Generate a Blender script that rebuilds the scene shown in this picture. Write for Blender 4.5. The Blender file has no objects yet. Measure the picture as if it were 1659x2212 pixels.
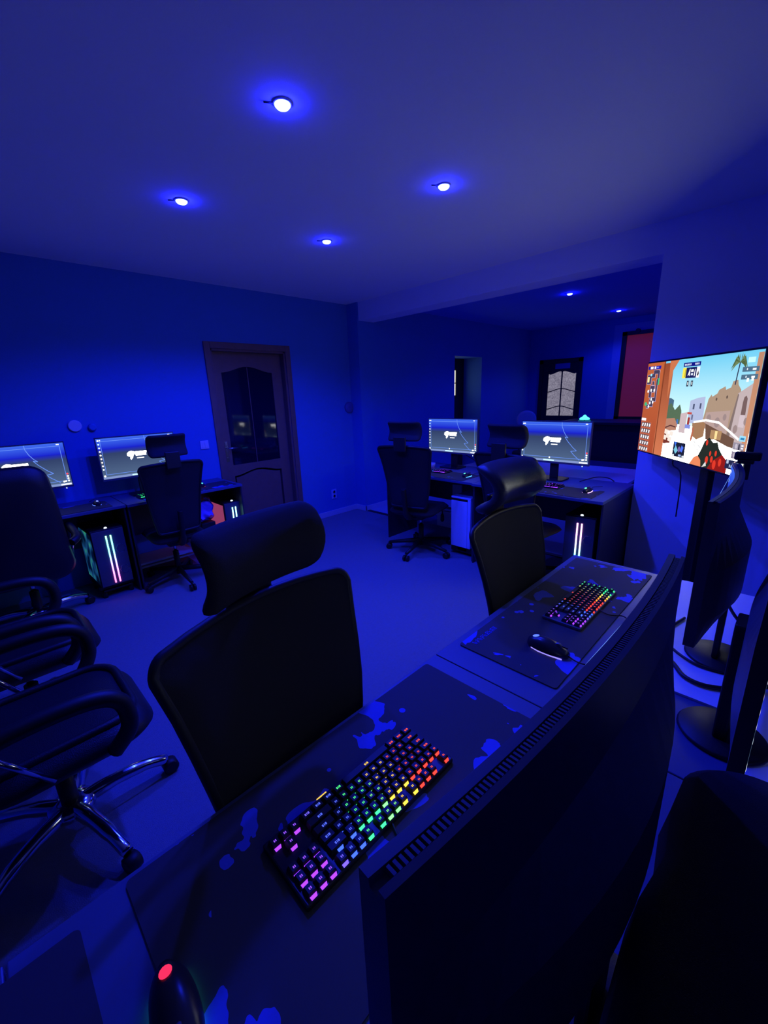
import bpy, bmesh, math, random
from mathutils import Matrix, Vector
PI = math.pi
random.seed(7)
sc = bpy.context.scene
COL = sc.collection

# ------------------------------------------------------------------ camera
FPX, W0, H0 = 903.1, 1659, 2212
RM = ((0.7050684853, -0.7082372354, -0.0357554104),
      (-0.2171178690, -0.1675974759, -0.9616501011),
      (0.6750838926, 0.6857923187, -0.2719386578))
cam_d = bpy.data.cameras.new('camera')
cam = bpy.data.objects.new('camera', cam_d)
COL.objects.link(cam)
cam_d.sensor_fit = 'HORIZONTAL'
cam_d.sensor_width = 36.0
cam_d.lens = FPX / W0 * 36.0
cam_d.clip_start = 0.02
cam.matrix_world = Matrix(((RM[0][0], -RM[1][0], -RM[2][0], 0.0),
                           (RM[0][1], -RM[1][1], -RM[2][1], 0.0),
                           (RM[0][2], -RM[1][2], -RM[2][2], 1.53),
                           (0, 0, 0, 1)))
sc.camera = cam

# ------------------------------------------------------------------ world, exposure
wd = bpy.data.worlds.new('world')
sc.world = wd
wd.use_nodes = True
wd.node_tree.nodes['Background'].inputs[0].default_value = (0.0, 0.001, 0.006, 1)
wd.node_tree.nodes['Background'].inputs[1].default_value = 0.3
vs = sc.view_settings
vs.view_transform = 'Standard'
vs.look = 'None'
vs.gamma = 1.0
vs.exposure = 0.0
vs.use_curve_mapping = False

# ------------------------------------------------------------------ ceiling spots (light sources)
SPOTS = [(1.13, 1.613), (1.145, 2.668), (2.132, 1.613), (2.155, 2.672), (5.465, 2.274), (7.307, 2.291)]
SPOT_W = 120.0
BLUE = (0.012, 0.025, 1.0)
for i, (x, y) in enumerate(SPOTS):
    ld = bpy.data.lights.new('spot_beam', 'SPOT')
    ld.energy = SPOT_W if i < 4 else SPOT_W * 0.45
    ld.color = BLUE
    ld.spot_size = math.radians(148)
    ld.spot_blend = 0.4
    ld.shadow_soft_size = 0.035
    lo = bpy.data.objects.new('spot_beam', ld)
    lo.location = (x, y, 2.575)
    COL.objects.link(lo)

# ------------------------------------------------------------------ helpers
def lin(c):
    return tuple((v / 12.92 if v <= 0.04045 else ((v + 0.055) / 1.055) ** 2.4) for v in c)

MATS = {}
def mat(name, col, rough=0.6, metal=0.0, spec=0.5, noise=None, bump=None, emit=None, es=0.0, coat=0.0, trans=0.0, alpha=1.0):
    if name in MATS:
        return MATS[name]
    m = bpy.data.materials.new(name)
    m.use_nodes = True
    nt = m.node_tree
    b = nt.nodes['Principled BSDF']
    b.inputs['Base Color'].default_value = (*col, 1)
    b.inputs['Roughness'].default_value = rough
    b.inputs['Metallic'].default_value = metal
    b.inputs['Specular IOR Level'].default_value = spec
    b.inputs['Coat Weight'].default_value = coat
    b.inputs['Transmission Weight'].default_value = trans
    b.inputs['Alpha'].default_value = alpha
    if emit:
        b.inputs['Emission Color'].default_value = (*emit, 1)
        b.inputs['Emission Strength'].default_value = es
    tc = nt.nodes.new('ShaderNodeTexCoord')
    if noise:
        sc_, amt = noise
        n = nt.nodes.new('ShaderNodeTexNoise')
        n.inputs['Scale'].default_value = sc_
        n.inputs['Detail'].default_value = 6
        nt.links.new(tc.outputs['Object'], n.inputs['Vector'])
        mx = nt.nodes.new('ShaderNodeMix'); mx.data_type = 'RGBA'
        mx.inputs['A'].default_value = (*[c * (1 - amt) for c in col], 1)
        mx.inputs['B'].default_value = (*[min(1, c * (1 + amt)) for c in col], 1)
        nt.links.new(n.outputs['Fac'], mx.inputs['Factor'])
        nt.links.new(mx.outputs['Result'], b.inputs['Base Color'])
    if bump:
        sc_, st = bump
        n = nt.nodes.new('ShaderNodeTexNoise')
        n.inputs['Scale'].default_value = sc_
        n.inputs['Detail'].default_value = 3
        nt.links.new(tc.outputs['Object'], n.inputs['Vector'])
        bp = nt.nodes.new('ShaderNodeBump')
        bp.inputs['Strength'].default_value = st
        bp.inputs['Distance'].default_value = 0.004
        nt.links.new(n.outputs['Fac'], bp.inputs['Height'])
        nt.links.new(bp.outputs['Normal'], b.inputs['Normal'])
    MATS[name] = m
    return m

def emis(name, col, s=1.0):
    if name in MATS:
        return MATS[name]
    m = bpy.data.materials.new(name)
    m.use_nodes = True
    nt = m.node_tree
    nt.nodes.clear()
    e = nt.nodes.new('ShaderNodeEmission')
    e.inputs[0].default_value = (*col, 1)
    e.inputs[1].default_value = s
    o = nt.nodes.new('ShaderNodeOutputMaterial')
    nt.links.new(e.outputs[0], o.inputs[0])
    MATS[name] = m
    return m

def bx(bm, x0, x1, y0, y1, z0, z1, bev=0.0, mi=0):
    vs_ = [bm.verts.new(p) for p in ((x0, y0, z0), (x1, y0, z0), (x1, y1, z0), (x0, y1, z0),
                                     (x0, y0, z1), (x1, y0, z1), (x1, y1, z1), (x0, y1, z1))]
    fs = [bm.faces.new([vs_[i] for i in q]) for q in ((3, 2, 1, 0), (4, 5, 6, 7), (0, 1, 5, 4), (1, 2, 6, 5), (2, 3, 7, 6), (3, 0, 4, 7))]
    for f in fs:
        f.material_index = mi
    if bev > 0:
        es_ = set(e for f in fs for e in f.edges)
        bmesh.ops.bevel(bm, geom=list(es_), offset=bev, segments=2, affect='EDGES', profile=0.5)

def tube(bm, pts, r, n=8, caps=True, mi=0):
    pts = [Vector(p) for p in pts]
    rs = r if isinstance(r, (list, tuple)) else [r] * len(pts)
    rings = []
    up = Vector((0, 0, 1))
    for i, p in enumerate(pts):
        d = (pts[min(i + 1, len(pts) - 1)] - pts[max(i - 1, 0)]).normalized()
        a = d.cross(up)
        if a.length < 1e-3:
            a = d.cross(Vector((1, 0, 0)))
        a.normalize()
        b = d.cross(a).normalized()
        if rings and (ring_a.dot(a) < 0):
            a, b = -a, -b
        ring_a = a
        rings.append([bm.verts.new(p + (a * math.cos(2 * PI * k / n) + b * math.sin(2 * PI * k / n)) * rs[i]) for k in range(n)])
    for i in range(len(rings) - 1):
        for k in range(n):
            f = bm.faces.new((rings[i][k], rings[i][(k + 1) % n], rings[i + 1][(k + 1) % n], rings[i + 1][k]))
            f.smooth = True
            f.material_index = mi
    if caps:
        bm.faces.new(rings[0][::-1]).material_index = mi
        bm.faces.new(rings[-1]).material_index = mi

def smooth_path(pts, k=6):
    pts = [Vector(p) for p in pts]
    out = []
    for i in range(len(pts) - 1):
        p0, p1, p2, p3 = pts[max(i - 1, 0)], pts[i], pts[i + 1], pts[min(i + 2, len(pts) - 1)]
        for j in range(k):
            t = j / k
            out.append(0.5 * ((2 * p1) + (p2 - p0) * t + (2 * p0 - 5 * p1 + 4 * p2 - p3) * t * t + (-p0 + 3 * p1 - 3 * p2 + p3) * t ** 3))
    out.append(pts[-1])
    return out

def lathe(bm, prof, c=(0, 0, 0), n=24, axis='Z', smooth=True, mi=0):
    rings = []
    for (r, h) in prof:
        ring = []
        for k in range(n):
            a = 2 * PI * k / n
            x, y, z = r * math.cos(a), r * math.sin(a), h
            if axis == 'Y':
                x, y, z = x, h, y
            elif axis == 'X':
                x, y, z = h, x, y
            ring.append(bm.verts.new((c[0] + x, c[1] + y, c[2] + z)))
        rings.append(ring)
    for i in range(len(rings) - 1):
        for k in range(n):
            f = bm.faces.new((rings[i][k], rings[i][(k + 1) % n], rings[i + 1][(k + 1) % n], rings[i + 1][k]))
            f.smooth = smooth
            f.material_index = mi
    bm.faces.new(rings[0][::-1]).material_index = mi
    bm.faces.new(rings[-1]).material_index = mi

def rrect(w, h, r, n=6, wt=None, arch=0.0):
    """rounded outline in (u, v); wt is the top width"""
    wt = w if wt is None else wt
    pts = []
    cs = ((wt / 2, h / 2, 0), (-wt / 2, h / 2, 1), (-w / 2, -h / 2, 2), (w / 2, -h / 2, 3))
    for (cx, cy, q) in cs:
        sx = 1 if cx > 0 else -1
        sy = 1 if cy > 0 else -1
        for k in range(n + 1):
            a = q * PI / 2 + (PI / 2) * k / n
            pts.append((cx - sx * r + r * math.cos(a), cy - sy * r + r * math.sin(a)))
        if q == 0:
            m = 8
            for k in range(1, m):
                t = k / m
                x = (wt / 2 - r) * (1 - 2 * t)
                pts.append((x, h / 2))
        if q == 2:
            m = 8
            for k in range(1, m):
                t = k / m
                pts.append((-(w / 2 - r) * (1 - 2 * t), -h / 2))
        if q in (1, 3):
            m = 6
            for k in range(1, m):
                t = k / m
                s = -1 if q == 1 else 1
                y = (h / 2 - r) * (1 - 2 * t) * (1 if q == 1 else -1)
                f = (y + h / 2) / h
                pts.append((s * ((w + (wt - w) * f) / 2), y))
    if arch:
        pts = [(x, y + arch * (1 - (2 * x / wt) ** 2) if y > 0 else y) for x, y in pts]
    return pts

def pad(bm, outline, th, fn, rim=0.012, rings=(0.15, 0.45, 0.75), puff=0.0, mi=0, back=True):
    """cushion: outline in (u,v) closed by concentric rings, thickness th along the normal, fn maps (u,v,n)->xyz"""
    sx = max(abs(p[0]) for p in outline)
    prof = []
    for s in rings:
        prof.append((s, -th / 2))
    e = 1 - rim / sx
    prof += [(e, -th / 2), (1 - 0.3 * rim / sx, -th / 2 + min(rim * .7, th * .3)), (1.0, 0), (1 - 0.3 * rim / sx, th / 2 - min(rim * .7, th * .3)), (e, th / 2)]
    for s in reversed(rings):
        prof.append((s, th / 2 + puff * (1 - s * s)))
    n = len(outline)
    R = []
    for (s, h) in prof:
        R.append([bm.verts.new(fn(u * s, v * s, h)) for u, v in outline])
    for i in range(len(R) - 1):
        for k in range(n):
            f = bm.faces.new((R[i][k], R[i][(k + 1) % n], R[i + 1][(k + 1) % n], R[i + 1][k]))
            f.smooth = True
            f.material_index = mi
    for ring, h, flip in ((R[0], -th / 2, True), (R[-1], th / 2 + puff, False)):
        c = bm.verts.new(fn(0, 0, h))
        for k in range(n):
            a, b = ring[k], ring[(k + 1) % n]
            f = bm.faces.new((c, b, a) if flip else (c, a, b))
            f.smooth = True
            f.material_index = mi

def obj(name, bm, m, parent=None, label=None, loc=None, rotz=0.0, autosmooth=False):
    bmesh.ops.recalc_face_normals(bm, faces=bm.faces)
    me = bpy.data.meshes.new(name)
    bm.to_mesh(me)
    bm.free()
    for mm in (m if isinstance(m, (list, tuple)) else [m]):
        me.materials.append(mm)
    o = bpy.data.objects.new(name, me)
    COL.objects.link(o)
    if parent:
        o.parent = parent
    if loc is not None:
        o.location = loc
    o.rotation_euler = (0, 0, rotz)
    if label:
        o['label'] = label
    return o

def struct(name, bm, m, parent=None):
    o = obj(name, bm, m, parent)
    if parent is None:
        o['kind'] = 'structure'
    return o

def tag(o, label, cat, group=None):
    o['label'] = label
    o['category'] = cat
    if group:
        o['group'] = group
    return o

def thing(name, label, cat, loc=(0, 0, 0), rotz=0.0, group=None):
    o = bpy.data.objects.new(name, None)
    o.empty_display_size = 0.1
    COL.objects.link(o)
    o.location = loc
    o.rotation_euler = (0, 0, rotz)
    return tag(o, label, cat, group)

def dup(root, loc, rotz, label, group=None, dz=0.0):
    r = root.copy(); COL.objects.link(r)
    r.location = loc; r.rotation_euler = (0, 0, rotz)
    r['label'] = label
    if group: r['group'] = group
    for ch in list(root.children):
        c = ch.copy(); COL.objects.link(c); c.parent = r
        if dz and c.name.split('.')[0] not in ('leg', 'column_cover', 'gas_piston'): c.location.z += dz
        for g in list(ch.children):
            d = g.copy(); COL.objects.link(d); d.parent = c
    return r

B = bmesh.new

# ------------------------------------------------------------------ materials
M_WALL = mat('wall_paint', (0.055, 0.20, 0.53), 0.85, noise=(3.0, 0.04), bump=(220, 0.25))
M_PIL = mat('pillar_paint', (0.80, 0.80, 0.92), 0.85, bump=(220, 0.25))
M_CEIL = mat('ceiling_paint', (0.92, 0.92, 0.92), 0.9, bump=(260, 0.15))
M_FLOOR = mat('carpet', (0.215, 0.235, 0.275), 0.95, noise=(60, 0.12), bump=(300, 0.8))
M_TILE = mat('alcove_floor', (0.42, 0.45, 0.58), 0.6, noise=(9, 0.08))
M_BASE = mat('baseboard_white', (0.55, 0.55, 0.66), 0.6)
M_WHITE = mat('white_plastic', (0.7, 0.7, 0.78), 0.4)
M_DOOR = mat('brown_wood', (0.22, 0.11, 0.085), 0.45, noise=(14, 0.2))
M_DARKD = mat('dark_wood', (0.018, 0.014, 0.02), 0.45, noise=(14, 0.2))
M_BLK = mat('black_plastic', (0.008, 0.008, 0.009), 0.5, bump=(500, 0.1))
M_BLKG = mat('black_gloss', (0.01, 0.01, 0.014), 0.18)
M_MON = mat('monitor_shell', (0.10, 0.10, 0.11), 0.42)
M_FAB = mat('black_mesh_fabric', (0.012, 0.012, 0.016), 0.8, bump=(900, 0.5))
M_LEA = mat('black_leather', (0.009, 0.009, 0.011), 0.42, bump=(350, 0.35))
M_CHR = mat('chrome', (0.75, 0.75, 0.78), 0.14, metal=1.0)
M_STEEL = mat('grey_metal', (0.25, 0.25, 0.27), 0.4, metal=0.8)
M_DESK = mat('desk_laminate', (0.08, 0.11, 0.22), 0.45, noise=(20, 0.05))
M_DSIDE = mat('desk_side', (0.03, 0.03, 0.04), 0.5, noise=(20, 0.1))
M_DESKW = mat('white_laminate', (0.62, 0.62, 0.7), 0.4)
M_EDGE = mat('desk_edge', (0.85, 0.85, 0.88), 0.4)
M_GLASS = mat('dark_glass', (0.004, 0.005, 0.02), 0.05, spec=0.6)
M_CABLE = mat('cable_rubber', (0.01, 0.01, 0.012), 0.5)
M_CARD = mat('pale_cardboard', (0.5, 0.55, 0.6), 0.7)

# ------------------------------------------------------------------ room shell
ZC = 2.60
YA, YB, XB, XC = 4.288, 4.094, 3.717, 8.192
XL, YN, YE = -2.4, -2.4, -0.1
bm = B(); bx(bm, XL, XB, YN, YA, -0.08, 0.0); struct('floor', bm, M_FLOOR)
bm = B(); bx(bm, XB, XC + 0.1, YE, YB + 0.5, -0.08, 0.0); struct('floor_alcove', bm, M_TILE)
bm = B(); bx(bm, XL, XC + 0.1, YN, YA + 0.6, ZC, ZC + 0.1); struct('ceiling', bm, M_CEIL)
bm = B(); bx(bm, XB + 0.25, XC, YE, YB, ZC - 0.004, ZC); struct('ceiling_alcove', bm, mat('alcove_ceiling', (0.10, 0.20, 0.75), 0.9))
# left wall with the door opening
DX0, DX1, DZ = 1.905, 2.755, 2.02
bm = B()
bx(bm, XL, DX0, YA, YA + 0.2, 0, ZC)
bx(bm, DX1, XB + 0.2, YA, YA + 0.2, 0, ZC)
bx(bm, DX0, DX1, YA, YA + 0.2, DZ, ZC)
struct('wall_left', bm, M_WALL)
# alcove wall with niche
NX0, NX1, NZ, ND = 5.704, 6.477, 2.062, 0.36
bm = B()
bx(bm, XB - 0.02, NX0, YB, YA + 0.2, 0, ZC)
bx(bm, NX1, XC + 0.1, YB, YA + 0.36, 0, ZC)
bx(bm, NX0, NX1, YB, YA + 0.2, NZ, ZC)
struct('wall_alcove', bm, M_WALL)
bm = B()
bx(bm, NX0 - 0.02, NX1 + 0.02, YB + ND, YB + ND + 0.04, 0, NZ + 0.02)
d2 = struct('door_2', bm, M_DARKD)
M_LIT = emis('lit_pane', (1.0, 0.93, 0.72), 1.5)
for z0, z1 in ((1.46, 1.655), (1.67, 1.87)):
    bm = B(); bx(bm, 5.98, 6.215, YB + ND - 0.012, YB + ND - 0.002, z0, z1, 0.004)
    obj('pane', bm, M_LIT, d2, 'glowing warm white glass pane')
bm = B()
bx(bm, 5.955, 5.975, YB + ND - 0.02, YB + ND, 1.43, 1.9); bx(bm, 6.22, 6.24, YB + ND - 0.02, YB + ND, 1.43, 1.9)
obj('pane_frame', bm, M_BLK, d2)
# far wall
bm = B(); bx(bm, XC, XC + 0.1, YE, YB, 0, ZC); struct('wall_far', bm, M_WALL)
bm = B(); bx(bm, XB + 0.25, XC, YE - 0.1, YE, 0, ZC); struct('wall_alcove_right', bm, M_WALL)
bm = B(); bx(bm, XB, XB + 0.25, YN, 0.915, 0, ZC); struct('wall_right', bm, M_PIL)
bm = B(); bx(bm, XB, XB + 0.25, 0.915, YB, 2.395, ZC); struct('ceiling_beam', bm, M_PIL)
bm = B(); bx(bm, XL - 0.1, XL, YN, YA, 0, ZC); struct('wall_rear', bm, M_WALL)
bm = B(); bx(bm, XL, XB, YN - 0.1, YN, 0, ZC); struct('wall_near', bm, M_WALL)
bm = B(); bx(bm, XB - 0.02, XB + 0.03, 0.93, YB - 0.02, 0, 0.008); struct('trim_1', bm, M_BLK)
bm = B()
bx(bm, DX1 + 0.06, XB - 0.035, YA - 0.014, YA, 0, 0.07, 0.003); struct('baseboard_left', bm, M_BASE)
bm = B()
bx(bm, XB - 0.034, XB - 0.02, YB - 0.014, YA, 0, 0.07, 0.003)
bx(bm, XB - 0.034, NX0, YB - 0.014, YB, 0, 0.07, 0.003); struct('baseboard_alcove', bm, M_BASE)

# ------------------------------------------------------------------ door_1 (brown, arched glass)
bm = B()
fw = 0.062
bx(bm, DX0 - fw, DX0, YA - 0.018, YA + 0.0, 0, DZ + fw, 0.004)
bx(bm, DX1, DX1 + fw, YA - 0.018, YA + 0.0, 0, DZ + fw, 0.004)
bx(bm, DX0, DX1, YA - 0.018, YA + 0.0, DZ, DZ + fw, 0.004)
d1 = struct('door_1', bm, M_DOOR)
bm = B()
bx(bm, DX0, DX0 + 0.02, YA, YA + 0.12, 0, DZ); bx(bm, DX1 - 0.02, DX1, YA, YA + 0.12, 0, DZ); bx(bm, DX0, DX1, YA, YA + 0.12, DZ - 0.02, DZ)
obj('door_jamb', bm, M_DOOR, d1)
LX0, LX1 = DX0 + 0.022, DX1 - 0.022
LY = YA + 0.075
def arch_z(x, z, a, x0, x1):
    t = (x - x0) / (x1 - x0)
    return z + a * 0.5 * (1 - math.cos(2 * PI * t))
def arched_panel(bm, x0, x1, z0, z1, a0, a1, y0, y1, n=20, mi=0):
    lo = [(x0 + (x1 - x0) * k / n) for k in range(n + 1)]
    for k in range(n):
        xs = (lo[k], lo[k + 1])
        v = []
        for y in (y0, y1):
            v.append([bm.verts.new((xs[0], y, arch_z(xs[0], z0, a0, x0, x1))), bm.verts.new((xs[1], y, arch_z(xs[1], z0, a0, x0, x1))),
                      bm.verts.new((xs[1], y, arch_z(xs[1], z1, a1, x0, x1))), bm.verts.new((xs[0], y, arch_z(xs[0], z1, a1, x0, x1)))])
        bm.faces.new(v[0]); bm.faces.new(v[1][::-1])
        for a, b in ((0, 1), (2, 3)):
            bm.faces.new((v[0][a], v[1][a], v[1][b], v[0][b]))
        if k == 0: bm.faces.new((v[0][0], v[0][3], v[1][3], v[1][0]))
        if k == n - 1: bm.faces.new((v[0][1], v[1][1], v[1][2], v[0][2]))
    bmesh.ops.remove_doubles(bm, verts=bm.verts, dist=1e-5)
gx0, gx1 = LX0 + 0.10, LX1 - 0.12
bm = B()   # stiles and rails
bx(bm, LX0, gx0, LY, LY + 0.04, 0.005, DZ - 0.022); bx(bm, gx1, LX1, LY, LY + 0.04, 0.005, DZ - 0.022)
arched_panel(bm, gx0, gx1, 1.80, DZ - 0.022, 0.06, 0, LY, LY + 0.04)
arched_panel(bm, gx0, gx1, 0.72, 0.84, 0.05, 0.0, LY, LY + 0.04)
bx(bm, gx0, gx1, LY, LY + 0.04, 0.005, 0.16)
leaf = obj('door_leaf', bm, M_DOOR, d1)
bm = B(); arched_panel(bm, gx0, gx1, 0.84, 1.80, 0, 0.06, LY + 0.014, LY + 0.022); obj('glass', bm, M_GLASS, d1, 'dark reflective glass')
bm = B(); arched_panel(bm, gx0 + 0.02, gx1 - 0.02, 0.18, 0.70, 0, 0.05, LY + 0.008, LY + 0.03); obj('lower_panel', bm, M_DOOR, d1)
bm = B(); bx(bm, (gx0 + gx1) / 2 - 0.004, (gx0 + gx1) / 2 + 0.004, LY + 0.006, LY + 0.014, 0.84, 1.855); obj('muntin', bm, M_DOOR, d1)
bm = B()
bx(bm, LX0 + 0.03, LX0 + 0.065, LY - 0.006, LY, 0.88, 1.10, 0.003)
tube(bm, [(LX0 + 0.047, LY - 0.005, 1.03), (LX0 + 0.047, LY - 0.05, 1.03), (LX0 + 0.16, LY - 0.05, 1.03)], 0.007)
lathe(bm, [(0.012, 0), (0.012, 0.012)], (LX0 + 0.047, LY - 0.014, 0.92), axis='Y', n=14)
obj('handle', bm, M_CHR, d1, 'chrome handle plate with lock')

# ------------------------------------------------------------------ door_3 (far wall, lit glass)
def quad_panel(bm, x, pts):
    bm.faces.new([bm.verts.new((x, y, z)) for y, z in pts])
bm = B()
Y0, Y1, Z1 = 3.07, 3.87, 2.037
bx(bm, XC - 0.03, XC, Y0, Y0 + 0.07, 0, Z1); bx(bm, XC - 0.03, XC, Y1 - 0.07, Y1, 0, Z1); bx(bm, XC - 0.03, XC, Y0, Y1, Z1 - 0.07, Z1)
d3 = struct('door_3', bm, M_DARKD)
bm = B()
GY0, GY1, GZ0, GZ1 = 3.17, 3.69, 1.00, 1.80
bx(bm, XC - 0.02, XC - 0.004, Y0 + .07, GY0, 0, Z1 - .07); bx(bm, XC - 0.02, XC - 0.004, GY1, Y1 - .07, 0, Z1 - .07)
bx(bm, XC - 0.02, XC - 0.004, GY0, GY1, 0, GZ0); bx(bm, XC - 0.02, XC - 0.004, GY0, GY1, GZ1 + .03, Z1 - .07)
obj('door_leaf', bm, M_DARKD, d3)
M_FROST = bpy.data.materials.new('frosted_lit_glass'); M_FROST.use_nodes = True
nt = M_FROST.node_tree; nt.nodes.clear()
tc = nt.nodes.new('ShaderNodeTexCoord'); nz = nt.nodes.new('ShaderNodeTexNoise'); nz.inputs['Scale'].default_value = 22; nz.inputs['Detail'].default_value = 8
nz.inputs['Distortion'].default_value = 1.5
rp = nt.nodes.new('ShaderNodeValToRGB'); rp.color_ramp.elements[0].position = 0.3; rp.color_ramp.elements[0].color = (0.13, 0.12, 0.18, 1)
rp.color_ramp.elements[1].position = 0.7; rp.color_ramp.elements[1].color = (0.30, 0.28, 0.37, 1)
em = nt.nodes.new('ShaderNodeEmission'); em.inputs[1].default_value = 0.95; ou = nt.nodes.new('ShaderNodeOutputMaterial')
nt.links.new(tc.outputs['Object'], nz.inputs['Vector']); nt.links.new(nz.outputs['Fac'], rp.inputs[0]); nt.links.new(rp.outputs[0], em.inputs[0]); nt.links.new(em.outputs[0], ou.inputs[0])
ym = (GY0 + GY1) / 2
zrows = [GZ0, 1.155, 1.475, GZ1]
for c, (a, b) in enumerate(((GY0 + .005, ym - .012), (ym + .012, GY1 - .005))):
    for r in range(3):
        bm = B()
        lo_, hi_ = zrows[r] + 0.008, zrows[r + 1] - 0.008
        n = 8
        top, bot = [], []
        for k in range(n + 1):
            y = a + (b - a) * k / n
            s = abs(y - ym) / (GY1 - ym)
            wv = 0.03 * math.cos(s * PI * 0.9)
            top.append((y, hi_ + (wv if r < 2 else 0.03 * math.cos(s * PI) * (1 if k % 4 else 0.6))))
            bot.append((y, lo_ + (wv if r > 0 else 0)))
        quad = top + bot[::-1]
        vf = [bm.verts.new((XC - 0.012, y, z)) for y, z in quad]
        vb = [bm.verts.new((XC - 0.006, y, z)) for y, z in quad]
        bm.faces.new(vf); bm.faces.new(vb[::-1])
        for k in range(len(quad)):
            k2 = (k + 1) % len(quad)
            bm.faces.new((vf[k], vb[k], vb[k2], vf[k2]))
        obj('pane', bm, M_FROST, d3)
bm = B()
bx(bm, XC - 0.016, XC - 0.004, ym - 0.012, ym + 0.012, GZ0, GZ1 + 0.03)
bx(bm, XC - 0.0115, XC - 0.0035, GY0, GY1, GZ0, GZ1 + 0.03)
obj('muntin', bm, M_DARKD, d3)
bm = B(); bx(bm, XC - 0.026, XC - 0.021, 3.29, 3.565, 1.86, 1.955, 0.004)
obj('sign_plate', bm, mat('sign_blue', (0.10, 0.12, 0.42), 0.5), d3, 'small blue sign plate')

# red shuttered window
bm = B()
wy0, wy1, wz0, wz1 = 1.25, 2.457, 0.945, 2.375
bx(bm, XC - 0.045, XC, wy0, wy0 + .07, wz0, wz1); bx(bm, XC - 0.045, XC, wy1 - .07, wy1, wz0, wz1)
bx(bm, XC - 0.045, XC, wy0, wy1, wz0, wz0 + .06); bx(bm, XC - 0.045, XC, wy0, wy1, wz1 - .06, wz1)
w1 = struct('window_1', bm, M_BLK)
bm = B(); bx(bm, XC - 0.015, XC - 0.004, wy0 + .06, wy1 - .06, wz0 + .05, wz1 - .05)
obj('blind', bm, mat('red_blind', (0.5, 0.03, 0.05), 0.8, noise=(2, 0.2), emit=(0.055, 0.004, 0.015), es=1.1), w1, 'dull red backlit blind')
bm = B(); lathe(bm, [(0.035, -.02), (0.035, .02)], (XC - 0.04, 2.23, 2.37), axis='X', n=14); obj('bracket', bm, M_BLK, w1)
bm = B()
bx(bm, XC - 0.012, XC, wy0 - .1, wy0, wz0 - .06, wz1 + .12); bx(bm, XC - 0.012, XC, wy1, wy1 + .14, wz0 - .06, wz1 + .12)
bx(bm, XC - 0.012, XC, wy0, wy1, wz1, wz1 + .12); bx(bm, XC - 0.06, XC, wy0 - .1, wy1 + .14, wz0 - .06, wz0)
struct('trim_2', bm, mat('window_surround', (0.3, 0.34, 0.6), 0.7))

# ------------------------------------------------------------------ ceiling downlights
M_LAMP = emis('lamp_lens', (2.0, 3.0, 380.0), 1.0)
def make_downlight(x, y, where, lens_r=0.029):
    t = thing('ceiling_downlight', where, 'light', (x, y, ZC - (.004 if x > 4 else 0)), 0, 'recessed blue ceiling spots')
    bm = B(); lathe(bm, [(0.026, -0.001), (0.037, -0.001), (0.037, -0.003), (0.034, -0.006), (0.030, -0.006), (0.026, -0.004)], n=28)
    obj('trim_ring', bm, M_WHITE, t)
    bm = B(); lathe(bm, [(lens_r, -0.002), (lens_r, -0.010), (lens_r * .8, -0.016), (lens_r * .4, -0.0185), (0.002, -0.019)], n=24)
    obj('lens', bm, M_LAMP, t, 'glowing lens')
    bm = B(); tube(bm, [(-0.03, 0.02, -0.003), (-0.058, 0.038, -0.003)], 0.003, 6)
    obj('spring_clip', bm, M_BLK, t)
    return t
LL = ['blue ceiling spot nearest the camera, topmost in the photo', 'blue ceiling spot at the left, above the door wall monitors',
      'blue ceiling spot nearest the beam, right of the middle', 'blue ceiling spot nearest the brown door corner, lowest of the main four',
      'blue ceiling spot past the beam, the nearer of the two in the alcove', 'small blue ceiling spot past the beam, farthest and close to the red window']
for (x, y), l in zip(SPOTS, LL):
    make_downlight(x, y, l)

# ------------------------------------------------------------------ wall fittings
bm = B(); lathe(bm, [(0.048, 0), (0.048, -0.012), (0.042, -0.018)], (0, 0, 0), axis='Y', n=28)
o = obj('round_wall_disc', bm, M_WHITE, None, loc=(0.682, YA, 1.366)); tag(o, 'round white cap on the blue wall above the gap between the left monitors', 'wall cap')
bm = B(); lathe(bm, [(0.03, 0), (0.03, -0.02), (0.02, -0.03)], (0, 0, 0), axis='Y', n=20)
o = obj('wall_hook', bm, M_WALL, None, loc=(0.80, YA, 1.345)); tag(o, 'small round wall coloured knob just right of the round white cap', 'knob')
t = thing('light_switch', 'square white light switch left of the brown door handle', 'switch', (1.716, YA, 1.10))
bm = B(); bx(bm, -.042, .042, -.010, 0, -.042, .042, .003); obj('cover', bm, M_WHITE, t)
bm = B(); bx(bm, -.028, -.001, -.014, -.009, -.028, .028, .002); obj('rocker', bm, M_WHITE, t)
bm = B(); bx(bm, .001, .028, -.014, -.009, -.028, .028, .002); obj('rocker', bm, M_WHITE, t)
t = thing('power_socket', 'white double power socket low on the wall right of the brown door', 'socket', (3.306, YA, 0.285))
bm = B(); bx(bm, -.04, .04, -.010, 0, -.062, .062, .003); obj('cover', bm, mat('socket_white', (.55, .55, .75), .4), t)
for dz in (-.028, .028):
    bm = B(); lathe(bm, [(0.021, 0), (0.021, -.004), (0.017, -.004), (0.017, 0.0)], (0, -.0105, dz), axis='Y', n=18); obj('outlet', bm, mat('socket_inner', (.3, .3, .5), .5), t)
bm = B(); lathe(bm, [(0.07, 0), (0.07, -0.02), (0.055, -0.035), (0.02, -.038)], (0, 0, 0), axis='Y', n=24)
o = obj('wall_speaker', bm, mat('speaker_grey', (.12, .12, .3), .6), None, loc=(XB - 0.07, YA, 1.375)); tag(o, 'round grey wall speaker at the room corner beside the beam end', 'speaker')

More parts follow.
